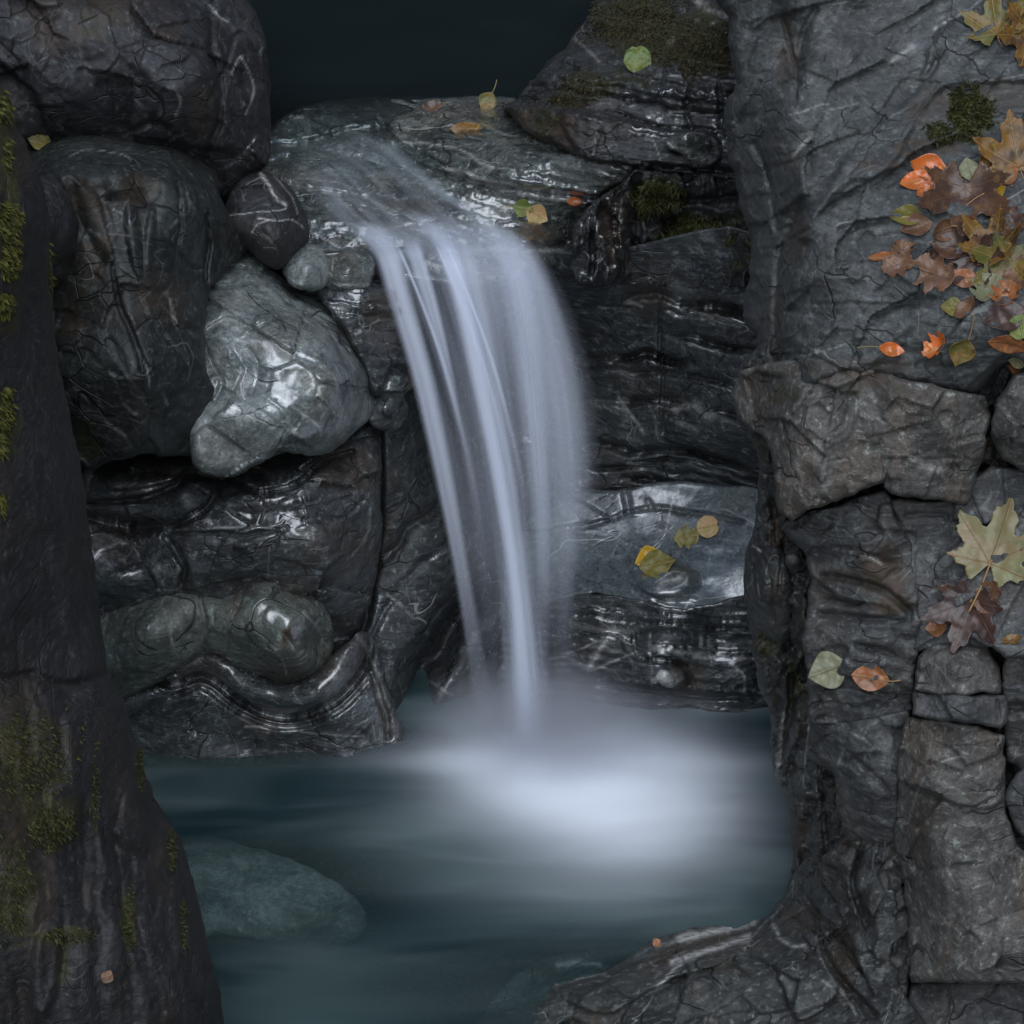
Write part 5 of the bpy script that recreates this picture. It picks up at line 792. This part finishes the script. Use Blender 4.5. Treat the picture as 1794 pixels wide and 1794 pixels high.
# ================================================================== FALLEN LEAVES
def leaf_mat(name, c1, c2, c3, scale=30, vein=(0.3, 0.2, 0.08), rough_=0.45, gl=0.0, tl=0.25, palm=False):
    n = N(name); uv = n.new('ShaderNodeUVMap').outputs[0]; tc = n.new('ShaderNodeTexCoord').outputs['Object']
    a = n.noise(tc, scale, 6, 0.65); b = n.noise(tc, scale * 2.3, 5, 0.6); c = n.mix(n.ramp(a, 0.4, 0.6), c1, c2); c = n.mix(n.ramp(b, 0.55, 0.68), c, c3)
    s = n.new('ShaderNodeSeparateXYZ'); n.link(uv, s.inputs[0]); x, y = s.outputs[0], s.outputs[1]         # uv: x across, y along, stem at origin
    ax = n.math('ABSOLUTE', x); mid = n.ramp(ax, 0.008, 0.03, 1, 0)

    k = n.math('FRACT', n.math('MULTIPLY', n.math('SUBTRACT', y, n.math('MULTIPLY', ax, 0.75)), 7.0)); side = n.math('MULTIPLY', n.ramp(n.math('ABSOLUTE', n.math('SUBTRACT', k, 0.5)), 0.0, 0.07, 1, 0), 0.6)
    if palm:
        side = None
        for an in (90, 40, 140, -6, 186):
            ca, sa = math.cos(math.radians(an)), math.sin(math.radians(an)); dd_ = n.math('ABSOLUTE', n.math('SUBTRACT', n.math('MULTIPLY', x, sa), n.math('MULTIPLY', y, ca))); al_ = n.math('ADD', n.math('MULTIPLY', x, ca), n.math('MULTIPLY', y, sa))
            q_ = n.math('MULTIPLY', n.ramp(dd_, 0.004, 0.02, 1, 0), n.ramp(al_, 0.0, 0.02)); k2 = n.math('FRACT', n.math('MULTIPLY', n.math('SUBTRACT', al_, dd_), 6.0))
            q2 = n.math('MULTIPLY', n.math('MULTIPLY', n.ramp(n.math('ABSOLUTE', n.math('SUBTRACT', k2, 0.5)), 0.0, 0.06, 0.5, 0), n.ramp(dd_, 0.10, 0.16, 1, 0)), n.ramp(al_, 0.25, 0.3)); q_ = n.math('MAXIMUM', q_, q2)
            side = q_ if side is None else n.math('MAXIMUM', side, q_)
        mid = side
    vn = n.math('MAXIMUM', mid, side, clamp=True); c = n.mix(n.math('MULTIPLY', vn, 0.6), c, vein)
    h = n.math('ADD', n.math('MULTIPLY', vn, 0.5), n.math('MULTIPLY', b, 0.6)); bp = n.new('ShaderNodeBump'); n.put(bp.inputs['Height'], h); bp.inputs['Strength'].default_value = 0.6; bp.inputs['Distance'].default_value = 0.002
    p = n.new('ShaderNodeBsdfPrincipled'); n.put(p.inputs['Base Color'], c); p.inputs['Roughness'].default_value = rough_; n.link(bp.outputs[0], p.inputs['Normal']); p.inputs['Coat Weight'].default_value = gl; p.inputs['Coat Roughness'].default_value = 0.2
    t = n.new('ShaderNodeBsdfTranslucent'); n.put(t.inputs[0], c); m = n.new('ShaderNodeMixShader'); m.inputs[0].default_value = tl; n.link(p.outputs[0], m.inputs[1]); n.link(t.outputs[0], m.inputs[2]); n.link(m.outputs[0], n.out.inputs[0]); return n.m

LM = {
 'orange': leaf_mat('leaf_orange', (0.60, 0.13, 0.02), (0.40, 0.11, 0.02), (0.85, 0.27, 0.04), gl=0.6, tl=0.15),
 'rust': leaf_mat('leaf_rust', (0.33, 0.11, 0.035), (0.22, 0.09, 0.035), (0.45, 0.16, 0.05), gl=0.3),
 'tan': leaf_mat('leaf_tan', (0.19, 0.095, 0.05), (0.12, 0.06, 0.035), (0.25, 0.14, 0.08), vein=(0.12, 0.07, 0.04)),
 'brown': leaf_mat('leaf_brown', (0.065, 0.034, 0.024), (0.11, 0.055, 0.03), (0.17, 0.085, 0.03), gl=0.2, vein=(0.12, 0.07, 0.04), palm=True),
 'darkred': leaf_mat('leaf_dark', (0.05, 0.028, 0.024), (0.07, 0.035, 0.026), (0.09, 0.045, 0.03), gl=0.2, vein=(0.09, 0.05, 0.03), palm=True),
 'yellowbrown': leaf_mat('leaf_yellowbrown', (0.20, 0.10, 0.02), (0.07, 0.038, 0.02), (0.28, 0.17, 0.03), palm=True),
 'yellowgreen': leaf_mat('leaf_yellowgreen', (0.11, 0.11, 0.025), (0.20, 0.12, 0.03), (0.06, 0.04, 0.02), palm=True),
 'green': leaf_mat('leaf_green', (0.10, 0.15, 0.025), (0.15, 0.17, 0.03), (0.07, 0.10, 0.025), vein=(0.25, 0.3, 0.1)),
 'sage': leaf_mat('leaf_sage', (0.18, 0.19, 0.11), (0.22, 0.21, 0.12), (0.16, 0.14, 0.07), vein=(0.16, 0.13, 0.07)),
 'palemaple': leaf_mat('leaf_pale', (0.22, 0.21, 0.10), (0.25, 0.19, 0.10), (0.17, 0.17, 0.08), vein=(0.22, 0.10, 0.04), scale=18, palm=True),
 'yellow': leaf_mat('leaf_yellow', (0.62, 0.36, 0.02), (0.50, 0.32, 0.03), (0.30, 0.24, 0.03), gl=0.4),
 'olive': leaf_mat('leaf_olive', (0.16, 0.14, 0.03), (0.20, 0.17, 0.04), (0.10, 0.09, 0.03)),
 'peach': leaf_mat('leaf_peach', (0.45, 0.27, 0.12), (0.38, 0.28, 0.10), (0.30, 0.26, 0.09)),
 'stem': leaf_mat('leaf_stem', (0.35, 0.15, 0.06), (0.4, 0.2, 0.08), (0.3, 0.14, 0.06)),
 'stemg': leaf_mat('leaf_stem_green', (0.24, 0.25, 0.08), (0.28, 0.26, 0.1), (0.2, 0.2, 0.08)),
}
def shape(kind, rs):
    """outline with the stem end at (0,0), tip near (0,1)"""
    if kind == 'maple':
        lobes = [(90, 0.98, 20), (40, 0.92, 20), (140, 0.90, 20), (-6, 0.66, 20), (186, 0.64, 20)]; pts = []
        for k in range(200):
            a = -62 + 304 * k / 199; r = 0.30
            for la, lr, lw in lobes: r = max(r, lr * (0.42 + 0.58 * math.exp(-(abs(a - la) / lw) ** 2.0)) * (1 + 0.07 * math.cos((a - la) * 0.42) * (abs(a - la) < 22)))
            r *= 1 + 0.045 * ((k * 0.37) % 1.0 * 2 - 1) + 0.02 * rs.randn(); pts.append((r * math.cos(math.radians(a)), 0.02 + r * math.sin(math.radians(a))))
        return [(0, 0)] + pts
    if kind == 'round':
        return [(0, 0.03)] + [(0.52 * math.sin(a) * (1 + 0.02 * rs.randn()), 0.5 - 0.52 * math.cos(a) - 0.03) for a in np.linspace(0.25, 2 * math.pi - 0.25, 60)]
    if kind == 'aspen':
        return [(0.46 * math.sin(a) * (1 - 0.25 * math.cos(a / 2 + 1.57) * 0) * (1.12 - 0.35 * t), t) for a, t in [(math.pi * q, q ** 1.0) for q in np.linspace(0, 1, 30)]] + [(-0.46 * math.sin(math.pi * q) * (1.12 - 0.35 * q), q) for q in np.linspace(1, 0, 30)[1:-1]]
    if kind == 'oval':
        return [(0.27 * math.sin(math.pi * q) ** 0.8, q) for q in np.linspace(0, 1, 26)] + [(-0.27 * math.sin(math.pi * q) ** 0.8, q) for q in np.linspace(1, 0, 26)[1:-1]]
    if kind == 'lobed':
        f = lambda q: (0.16 + 0.24 * abs(math.sin(3.2 * math.pi * q))) * math.sin(math.pi * min(1, q * 0.94 + 0.03)) ** 0.5
        return [(f(q) * (1 + .05 * rs.randn()), q) for q in np.linspace(0, 1, 50)] + [(-f(q) * (1 + .05 * rs.randn()), q) for q in np.linspace(1, 0, 50)[1:-1]]
    return [(0, 0), (0.28, 0.3), (0.5, 0.8), (0.1, 0.95), (0, 1), (-0.12, 0.9), (-0.45, 0.75), (-0.25, 0.25)]
LEAFN = [0]
def leaf(key, px, py, size, ang, kind, mat, label, curl=0.25, fold=0.0, stem=0.5, stem_bend=0.2, lift=0.35, tiltx=0.0, tilty=0.0, smat='stem', group='fallen leaves', cname='leaf', wid=1.0, stemw=1.0):
    """ang: image direction the tip points to, degrees, 0 = right, 90 = up; size: blade length in photo pixels"""
    LEAFN[0] += 1; rs = np.random.RandomState(100 + LEAFN[0]); p, nrm = surf(key, px, py, 14)
    view = (Vector((0, 0, H)) - p).normalized(); nn = (nrm * (1 - lift) + view * lift).normalized()
    dist = (p - Vector((0, 0, H))).length; sc = size * (2 * T / 1794) * dist
    right = Vector((1, 0, 0)); up = Vector((0, sp, cp)); a = math.radians(ang); ydir = right * math.cos(a) + up * math.sin(a); ydir = (ydir - nn * ydir.dot(nn)).normalized(); xdir = ydir.cross(nn).normalized()
    if tiltx or tilty:
        nn = (nn + xdir * tiltx + ydir * tilty).normalized(); ydir = (ydir - nn * ydir.dot(nn)).normalized(); xdir = ydir.cross(nn).normalized()
    O = np.array(shape(kind, rs)) * [wid, 1]; c = O.mean(0) if kind != 'maple' else np.array([0, 0.35])
    st = 0.035; xs = np.arange(O[:, 0].min() - st, O[:, 0].max() + 2 * st, st); ys = np.arange(O[:, 1].min() - st, O[:, 1].max() + 2 * st, st); X, Y = np.meshgrid(xs, ys); ins = inside(X, Y, O)
    cell = ins[:-1, :-1] | ins[1:, :-1] | ins[:-1, 1:] | ins[1:, 1:]; used = np.zeros(X.shape, bool)
    for s1 in (slice(None, -1), slice(1, None)):
        for s2 in (slice(None, -1), slice(1, None)): used[s1, s2] |= cell
    idx = -np.ones(X.shape, int); idx[used] = np.arange(used.sum()); x, y, inn = X[used], Y[used], ins[used]; _, qx, qy, _ = seg_dist(x, y, O, True); x = np.where(inn, x, qx); y = np.where(inn, y, qy)
    q = np.stack([idx[:-1, :-1][cell], idx[:-1, 1:][cell], idx[1:, 1:][cell], idx[1:, :-1][cell]], 1)
    z = curl * (x ** 2 * 1.1 + (y - c[1]) ** 2 * 0.8) + 0.05 * fbm(x * 2.2, y * 2.2, LEAFN[0] * 3.1, 3) + 0.02 * np.sin(np.arctan2(x, y - 0.05) * 9) * np.hypot(x, y)
    X3, Z3 = x - c[0], z + abs(x) * 0
    if fold: s_ = np.sign(x); th = fold; X3 = x * math.cos(th); Z3 = z + np.abs(x) * math.sin(th)
    P3 = np.stack([X3, y - c[1], Z3 + 0.03], 1) * sc; th_ = 0.0006
    # rest on the highest bump beneath it: nothing of the blade sinks into the stone
    B0 = np.array([xdir, ydir, nn]); W0 = P3 @ B0 + np.array(p); rk = ROCKS[key]; near = np.hypot(rk[0] - px, rk[1] - py) < size * 1.1; cn = rk[2][near]; camv = np.array([0, 0, H])
    def uv_(a): dd = a - camv; f_ = np.array([0, cp, -sp]); z_ = dd @ f_; return dd[:, 0] / z_, (dd @ np.array([0, sp, cp])) / z_, np.linalg.norm(dd, axis=1)
    u1, v1, r1 = uv_(W0[::7]); u2, v2, r2 = uv_(cn); j_ = np.argmin((u1[:, None] - u2[None]) ** 2 + (v1[:, None] - v2[None]) ** 2, axis=1); gap = r1 - r2[j_]
    sink = np.percentile(gap, 88); p = p + view * float(max(-0.01, sink + 0.002 + 0.0012 * (LEAFN[0] % 4)))
    B = np.array([xdir, ydir, nn]); W = P3 @ B + np.array(p); W2 = W - np.array(nn) * th_; nv = len(W)
    e = np.concatenate([q[:, [0, 1]], q[:, [1, 2]], q[:, [2, 3]], q[:, [3, 0]]]); bnd = e[~np.isin(e[:, 0] * nv + e[:, 1], e[:, 1] * nv + e[:, 0])]
    F = np.concatenate([q, q[:, ::-1] + nv, np.stack([bnd[:, 0], bnd[:, 0] + nv, bnd[:, 1] + nv, bnd[:, 1]], 1)])
    root = empty(cname, p); tag(root, label, 'leaf', group)
    mesh_obj('blade', np.concatenate([W, W2]), F, LM[mat], root, p, uv=np.concatenate([np.stack([x, y], 1)] * 2))
    if stem:
        y0 = O[:, 1].min() if kind != 'maple' else 0.0; n_ = 14; pts = []
        for i in range(n_):
            t = i / (n_ - 1); pts.append(np.array([stem_bend * t * t * stem, y0 + 0.03 - c[1] - stem * t, (curl * c[1] ** 2 * .8 + 0.03) * (1 - t * 0.6) + 0.02]) * sc @ B + np.array(p))
        V = []; Fs = []; 
        for i, pt in enumerate(pts):
            d = (pts[min(i + 1, n_ - 1)] - pts[max(i - 1, 0)]); d /= np.linalg.norm(d); s = np.cross(d, np.array(nn)); s /= np.linalg.norm(s); t_ = np.cross(s, d); r = 0.0011 * stemw * (1.25 if i in (0, n_ - 1) else 0.9)
            for k in range(6): a_ = k * math.pi / 3; V.append(pt + r * (math.cos(a_) * s + math.sin(a_) * t_))
        for i in range(n_ - 1):
            for k in range(6): Fs.append((i * 6 + k, i * 6 + (k + 1) % 6, (i + 1) * 6 + (k + 1) % 6, (i + 1) * 6 + k))
        mesh_obj('leaf_stem', np.array(V), [tuple(f) for f in Fs] + [tuple(range(6))[::-1], tuple(range((n_ - 1) * 6, n_ * 6))], LM[smat], root, p)
    return root
G1 = 'autumn leaves drifted on the cliff slab'
S = 'cliff_slab'
leaf(S, 1779, 262, 97, 100, 'maple', 'yellowbrown', 'large yellow and brown maple leaf at the right edge above the drift', group=G1, stem=0.5)
leaf(S, 1742, 36, 76, 100, 'maple', 'yellowgreen', 'yellow-green maple leaf near the top right corner', group=G1, stem=0.4, curl=0.32)
leaf(S, 1786, 62, 80, 190, 'maple', 'yellowbrown', 'orange-yellow maple leaf under the green one in the top right corner', group=G1, stem=0.5)
leaf(S, 1786, 30, 52, 205, 'lobed', 'tan', 'small curled tan leaf lying on top in the top right corner', group=G1, curl=1.30, stem=0)
leaf(S, 1690, 362, 108, 265, 'maple', 'brown', 'big dark brown maple leaf with yellow tip near the top of the drift', group=G1, curl=0.62, stem=0)
leaf(S, 1623, 296, 71, 172, 'aspen', 'orange', 'glowing orange cupped leaf at the upper left of the drift', group=G1, curl=1.30, stem=0.5, wid=0.8, tiltx=-.2)
leaf(S, 1605, 318, 66, 200, 'oval', 'orange', 'bright orange finger-like leaf lobe pointing left below the cupped one', group=G1, curl=0.85, stem=0, wid=1.0)
leaf(S, 1622, 334, 45, 222, 'oval', 'orange', 'short glossy orange leaf lobe pointing down left', group=G1, curl=0.85, stem=0, wid=1.1)
leaf(S, 1697, 300, 52, 280, 'aspen', 'sage', 'small pale grey-green leaf at the top of the drift', group=G1, wid=0.8, stem=0)
leaf(S, 1727, 288, 33, 250, 'aspen', 'yellowbrown', 'small curled yellow-orange leaf right of the pale grey-green one', group=G1, curl=1.30, stem=0)
leaf(S, 1743, 338, 40, 20, 'aspen', 'yellow', 'bright yellow rounded leaf tip glowing at the right of the dark maple leaf', group=G1, curl=1.30, stem=1.0, wid=1.2)
leaf(S, 1588, 382, 64, 178, 'aspen', 'olive', 'green folded leaf with a sharp tip at the left of the drift', group=G1, fold=0.6, stem=0, wid=0.8)
leaf(S, 1604, 400, 61, 190, 'aspen', 'tan', 'tan folded triangular leaf just under the green folded one', group=G1, fold=0.5, stem=0, wid=0.9)
leaf(S, 1654, 402, 61, 195, 'oval', 'tan', 'rolled light brown leaf in the middle of the drift', group=G1, curl=1.30, stem=0, wid=1.2)
leaf(S, 1665, 436, 76, 160, 'aspen', 'brown', 'large brown cupped leaf with a bright orange stem', group=G1, curl=0.85, stem=0.45, stem_bend=-0.5, wid=0.9, stemw=1.4)
leaf(S, 1580, 440, 40, 80, 'lobed', 'tan', 'small crumpled tan leaf above the pointed brown one', group=G1, curl=1.30, stem=0, wid=1.3)
leaf(S, 1545, 452, 48, 182, 'oval', 'rust', 'narrow pointed reddish brown leaf farthest left in the drift', group=G1, curl=0.70, stem=0, wid=1.1)
leaf(S, 1572, 466, 56, 200, 'lobed', 'tan', 'brown lobed leaf between the narrow pointed one and the broad tan one', group=G1, curl=0.85, stem=0, wid=1.2)
leaf(S, 1635, 480, 83, 158, 'lobed', 'tan', 'broad tan lobed leaf stretched along the lower left of the drift', group=G1, curl=0.47, stem=0, wid=1.1)
leaf(S, 1744, 420, 76, 75, 'maple', 'yellowbrown', 'brown maple leaf with yellow blotches at the right of the drift', group=G1, curl=0.85, stem=0)
leaf(S, 1745, 474, 74, 215, 'maple', 'yellowgreen', 'yellow-green mottled maple leaf low in the drift', group=G1, curl=0.55, stem=0.5)
leaf(S, 1733, 515, 66, 250, 'lobed', 'sage', 'cream folded leaf at the bottom of the drift', group=G1, curl=1.30, stem=0, wid=1.3)
leaf(S, 1782, 488, 83, 260, 'oval', 'tan', 'long tan leaf hanging at the right edge of the drift', group=G1, curl=1.00, stem=0, wid=1.1)
leaf(S, 1762, 522, 56, 250, 'lobed', 'rust', 'torn reddish brown leaf beside the cream folded one', group=G1, curl=1.30, stem=0, wid=1.2)
leaf(S, 1788, 446, 45, 60, 'aspen', 'sage', 'grey-green leaf cut by the right edge of the photo beside the drift', group=G1, curl=0.70, stem=0)
leaf(S, 1716, 462, 69, 300, 'maple', 'darkred', 'dark shadowed leaf underneath the middle of the drift', group=G1, curl=0.40, stem=0)
leaf(S, 1667, 540, 43, 175, 'aspen', 'olive', 'small dull green leaf below the drift', group=G1, curl=0.55, stem=0.4, smat='stemg')
leaf(S, 1694, 547, 50, 240, 'oval', 'tan', 'pink-tan curled leaf next to the small dull green one', group=G1, curl=1.30, stem=0, wid=1.4)
leaf(S, 1758, 556, 86, 200, 'aspen', 'darkred', 'dark brown leaf with an orange stem below the drift', group=G1, curl=0.40, stem=0.4, wid=0.8)
leaf(S, 1788, 573, 43, 100, 'round', 'green', 'round green leaf cut by the right edge below the drift', group=G1, curl=0.32, stem=0)
leaf(S, 1768, 600, 76, 165, 'oval', 'rust', 'long reddish brown leaf lying flat near the right edge', group=G1, curl=0.55, stem=0, wid=1.0)
leaf(S, 1559, 613, 50, 350, 'oval', 'orange', 'single bright orange oval leaf alone on the slab', group=G1, curl=0.32, stem=0.8, smat='stemg', wid=0.95, stemw=0.7)
leaf(S, 1645, 608, 54, 195, 'lobed', 'orange', 'crumpled orange and brown leaf left of the green and orange one', group=G1, curl=1.30, stem=0, wid=1.1)
leaf(S, 1683, 614, 56, 255, 'aspen', 'yellowgreen', 'green and orange leaf with a curved stem above the squared block', group=G1, curl=0.55, stem=0.9, wid=1.0)
leaf(S, 1783, 634, 33, 190, 'aspen', 'sage', 'small pale green leaf at the right edge above the crack', group=G1, curl=0.70, stem=0)
leaf(S, 1782, 650, 43, 170, 'oval', 'rust', 'orange-brown leaf under the small pale green one at the right edge', group=G1, curl=0.70, stem=0, wid=1.2)
leaf(S, 1700, 400, 48, 240, 'aspen', 'rust', 'small rusty leaf tucked below the big dark brown maple leaf', group=G1, curl=0.9, stem=0)
leaf(S, 1718, 440, 54, 130, 'lobed', 'tan', 'crinkled tan leaf between the cupped brown leaf and the blotched maple leaf', group=G1, curl=0.9, stem=0, wid=1.2)
leaf(S, 1690, 490, 58, 340, 'oval', 'rust', 'reddish brown leaf tucked against the lower right of the broad tan lobed leaf', group=G1, curl=0.7, stem=0, wid=1.1)
leaf(S, 1770, 392, 60, 290, 'lobed', 'brown', 'brown crumpled leaf near the right edge above the blotched maple leaf', group=G1, curl=0.9, stem=0, wid=1.2)
leaf(S, 1762, 310, 50, 210, 'aspen', 'rust', 'orange-brown leaf under the yellow and brown maple leaf at the right edge', group=G1, curl=0.8, stem=0.4)
leaf(S, 1625, 455, 48, 30, 'oval', 'brown', 'small dark curled leaf above the broad tan lobed leaf', group=G1, curl=1.0, stem=0, wid=1.2)
B_ = 'cliff_face_b'
G2 = 'fallen leaves on the stacked cliff blocks'
leaf(B_, 1748, 948, 112, 72, 'maple', 'palemaple', 'large pale yellow-green maple leaf with a long orange stem', group=G2, curl=0.12, stem=0.85, stem_bend=-0.1, stemw=1.8, lift=0.7)
leaf(B_, 1735, 1045, 62, 60, 'lobed', 'tan', 'curled tan leaf standing at the end of the long orange stem', group=G2, curl=1.0, stem=0, wid=1.0)
leaf(B_, 1692, 1083, 92, 250, 'maple', 'darkred', 'dark brown crumpled maple leaf below the large pale one', group=G2, curl=0.35, stem=0.4, lift=0.6)
leaf(B_, 1640, 1100, 40, 185, 'aspen', 'rust', 'small orange-brown leaf tip left of the dark crumpled maple leaf', group=G2, curl=0.6, stem=0)
leaf(B_, 1772, 1122, 36, 10, 'oval', 'yellowbrown', 'tiny curled yellow-edged leaf at the right edge below the dark maple leaf', group=G2, curl=1.0, stem=0, wid=1.2)
leaf('cliff_block_b', 1450, 1176, 74, 200, 'aspen', 'sage', 'pale sage green leaf lying on the low cliff block', group=G2, curl=0.12, stem=0.35, smat='stemg', wid=1.05, lift=0.85)
leaf('cliff_block_b', 1525, 1188, 68, 172, 'oval', 'rust', 'rust orange leaf beside the pale sage one on the low cliff block', group=G2, curl=0.5, stem=0.3, wid=1.3, lift=0.85)
G3 = 'leaves scattered on the rocks by the fall'
leaf('mossy_outcrop', 1116, 105, 46, 275, 'round', 'green', 'round bright green leaf on the dark mossy outcrop', group=G3, curl=0.05, stem=0, lift=0.9)
L_ = 'flat_ledge'
leaf(L_, 854, 178, 38, 240, 'aspen', 'yellowgreen', 'yellow-green leaf standing up with its stem on the far edge of the ledge', group=G3, curl=0.4, stem=0.6, smat='stemg', lift=0.9, stemw=0.9)
leaf(L_, 757, 188, 40, 190, 'oval', 'brown', 'dark folded leaf with a raised stem at the back of the ledge', group=G3, curl=0.7, stem=0.3, smat='stemg', lift=0.6)
leaf(L_, 818, 226, 58, 178, 'oval', 'yellowbrown', 'flat yellow-orange leaf on the ledge', group=G3, curl=0.1, stem=0, lift=0.5, wid=1.0)
leaf(L_, 918, 364, 38, 350, 'aspen', 'green', 'small green leaf caught at the wet front of the ledge', group=G3, curl=0.3, stem=0.6, smat='stemg', lift=0.6)
leaf(L_, 942, 375, 44, 330, 'aspen', 'peach', 'pale orange leaf tucked under the small green one', group=G3, curl=0.4, stem=0, lift=0.7)
leaf(L_, 1006, 353, 28, 0, 'oval', 'orange', 'tiny orange leaf on the ledge next to the splintered columns', group=G3, curl=0.3, stem=0, lift=0.7, wid=1.1)
leaf('smooth_bench', 1136, 981, 52, 200, 'aspen', 'yellow', 'bright yellow curled leaf on the smooth wet bench', group=G3, curl=0.8, stem=0, lift=0.6)
leaf('smooth_bench', 1152, 988, 66, 10, 'aspen', 'olive', 'olive leaf lying under the bright yellow one on the bench', group=G3, curl=0.1, stem=0, lift=0.5)
leaf('smooth_bench', 1239, 923, 38, 190, 'round', 'peach', 'pale yellow round leaf at the right of the bench', group=G3, curl=0.1, stem=0, lift=0.6)
leaf('smooth_bench', 1202, 942, 46, 185, 'lobed', 'olive', 'faded olive leaf left of the pale yellow round one on the bench', group=G3, curl=0.1, stem=0, lift=0.4, wid=1.2)
leaf('tall_block', 70, 246, 42, 170, 'aspen', 'olive', 'mossy green leaf in the gap left of the tall block', group=G3, curl=0.5, stem=0, lift=0.7)
leaf('tall_block', 162, 220, 34, 180, 'oval', 'yellowbrown', 'small yellowish leaf on the back edge of the tall block', group=G3, curl=0.3, stem=0, lift=0.6)
leaf('mossy_pillar', 189, 1710, 26, 60, 'aspen', 'tan', 'small tan leaf fragment low on the mossy foreground rock', group=G3, curl=0.1, stem=0, lift=0.6)
leaf('waterline_shelf', 1150, 1652, 20, 120, 'oval', 'rust', 'tiny rusty leaf on the wet shelf at the pool edge', group=G3, curl=0.3, stem=0, lift=0.7, wid=1.4)

# ================================================================== MOSS (part of the rock it grows on)
def moss_mat(name, a, b):
    n = N(name); g = n.new('ShaderNodeTexCoord').outputs['Object']; c = n.mix(n.ramp(n.noise(g, 60, 4), 0.35, 0.65), a, b)
    p = n.new('ShaderNodeBsdfPrincipled'); n.put(p.inputs['Base Color'], c); p.inputs['Roughness'].default_value = 0.8; t = n.new('ShaderNodeBsdfTranslucent'); n.put(t.inputs[0], c)
    m = n.new('ShaderNodeMixShader'); m.inputs[0].default_value = 0.3; n.link(p.outputs[0], m.inputs[1]); n.link(t.outputs[0], m.inputs[2]); n.link(m.outputs[0], n.out.inputs[0]); return n.m
MM = {'gold': moss_mat('moss_gold', (0.035, 0.04, 0.007), (0.11, 0.105, 0.014)), 'dark': moss_mat('moss_dark', (0.03, 0.035, 0.006), (0.06, 0.06, 0.012)), 'brown': moss_mat('moss_brown', (0.03, 0.022, 0.010), (0.055, 0.045, 0.014))}
def moss(key, obj, blobs, mat, n, length, label=None, seed=1, down=0.5, frond=False):
    x, y, co, idx, gx, gy, q = ROCKS[key]; rs = np.random.RandomState(seed); ctr = 0.25 * (x[q].sum(1)), 0.25 * (y[q].sum(1)); w = np.zeros(len(q))
    for bx, by, rx, ry, s in blobs: w = np.maximum(w, s * sstep(1.2, 0.3, np.hypot((ctr[0] - bx) / rx, (ctr[1] - by) / ry) + 0.5 * fbm(ctr[0] / 22, ctr[1] / 30, seed, 4)))
    if w.sum() < 1: return
    f = rs.choice(len(q), n, p=w / w.sum()); qq = q[f]; a, b, c = co[qq[:, 0]], co[qq[:, 1]], co[qq[:, 3]]; uu, vv = rs.rand(n, 1), rs.rand(n, 1); P = a + (b - a) * uu + (c - a) * vv
    nr = np.cross(b - a, c - a); nr /= np.linalg.norm(nr, axis=1)[:, None] + 1e-9; vw = np.array([0, 0, H]) - P; nr *= np.sign((nr * vw).sum(1))[:, None]
    V, F = [], []; L = length * (0.5 + rs.rand(n))
    d = nr * 0.7 + rs.randn(n, 3) * 0.45 + np.array([0, 0, -down]); d /= np.linalg.norm(d, axis=1)[:, None]; s = np.cross(d, rs.randn(n, 3)); s /= np.linalg.norm(s, axis=1)[:, None]
    wd = (L * (0.16 if not frond else 0.11))[:, None]; P0 = P - nr * 0.001; m_ = P0 + d * L[:, None] * 0.55 + s * wd; m2 = P0 + d * L[:, None] * 0.5 - s * wd; tip = P0 + d * L[:, None] + np.array([0, 0, -1]) * (L * 0.25)[:, None]
    V = np.stack([P0, m_, tip, m2], 1).reshape(-1, 3); F = np.arange(4 * n).reshape(n, 4)
    o = mesh_obj('moss', V, F, MM[mat], obj, obj.location, smooth=False); o['kind'] = 'stuff'
    if label: o['label'] = label
ob = {o.get('label', ''): o for o in C.objects}
def byname(nm): return [o for o in C.objects if o.name == nm][0]
moss('mossy_pillar', byname('mossy_pillar'), [(4, 185, 10, 26, .6), (10, 270, 8, 30, .3), (14, 385, 16, 40, 1.0), (16, 450, 14, 36, 1), (8, 530, 12, 20, .5), (6, 720, 14, 34, .9), (4, 775, 9, 20, .8), (2, 880, 7, 16, .6), (86, 470, 2, 60, .4)], 'gold', 4200, 0.010, 'bright yellow-green moss fronds', 1, 0.7)
moss('mossy_pillar', byname('mossy_pillar'), [(40, 1330, 90, 90, .35), (90, 1450, 50, 40, .6), (245, 1340, 8, 50, .9), (300, 1490, 10, 40, .7), (225, 1620, 10, 60, .9), (110, 1640, 50, 14, .6), (320, 1620, 8, 50, .5), (20, 1560, 40, 90, .4), (165, 1380, 8, 70, .5)], 'dark', 5000, 0.007, 'dull olive moss tufts', 2, 0.5)
moss('mossy_outcrop', byname('mossy_outcrop'), [(1120, 40, 90, 55, .95), (1220, 90, 90, 50, .9), (1030, 150, 45, 25, .5), (990, 175, 40, 14, .6)], 'brown', 12000, 0.007, 'brown moss carpet', 3, 0.3)
moss('mossy_block', byname('mossy_block'), [(1150, 345, 45, 35, .9), (1220, 410, 70, 30, .9), (1180, 450, 45, 35, .9)], 'dark', 6000, 0.010, None, 4, 0.3)
moss('cliff_slab', byname('cliff_slab'), [(1700, 200, 40, 45, .9), (1650, 235, 30, 18, .4)], 'dark', 3500, 0.010, None, 5, 0.2)
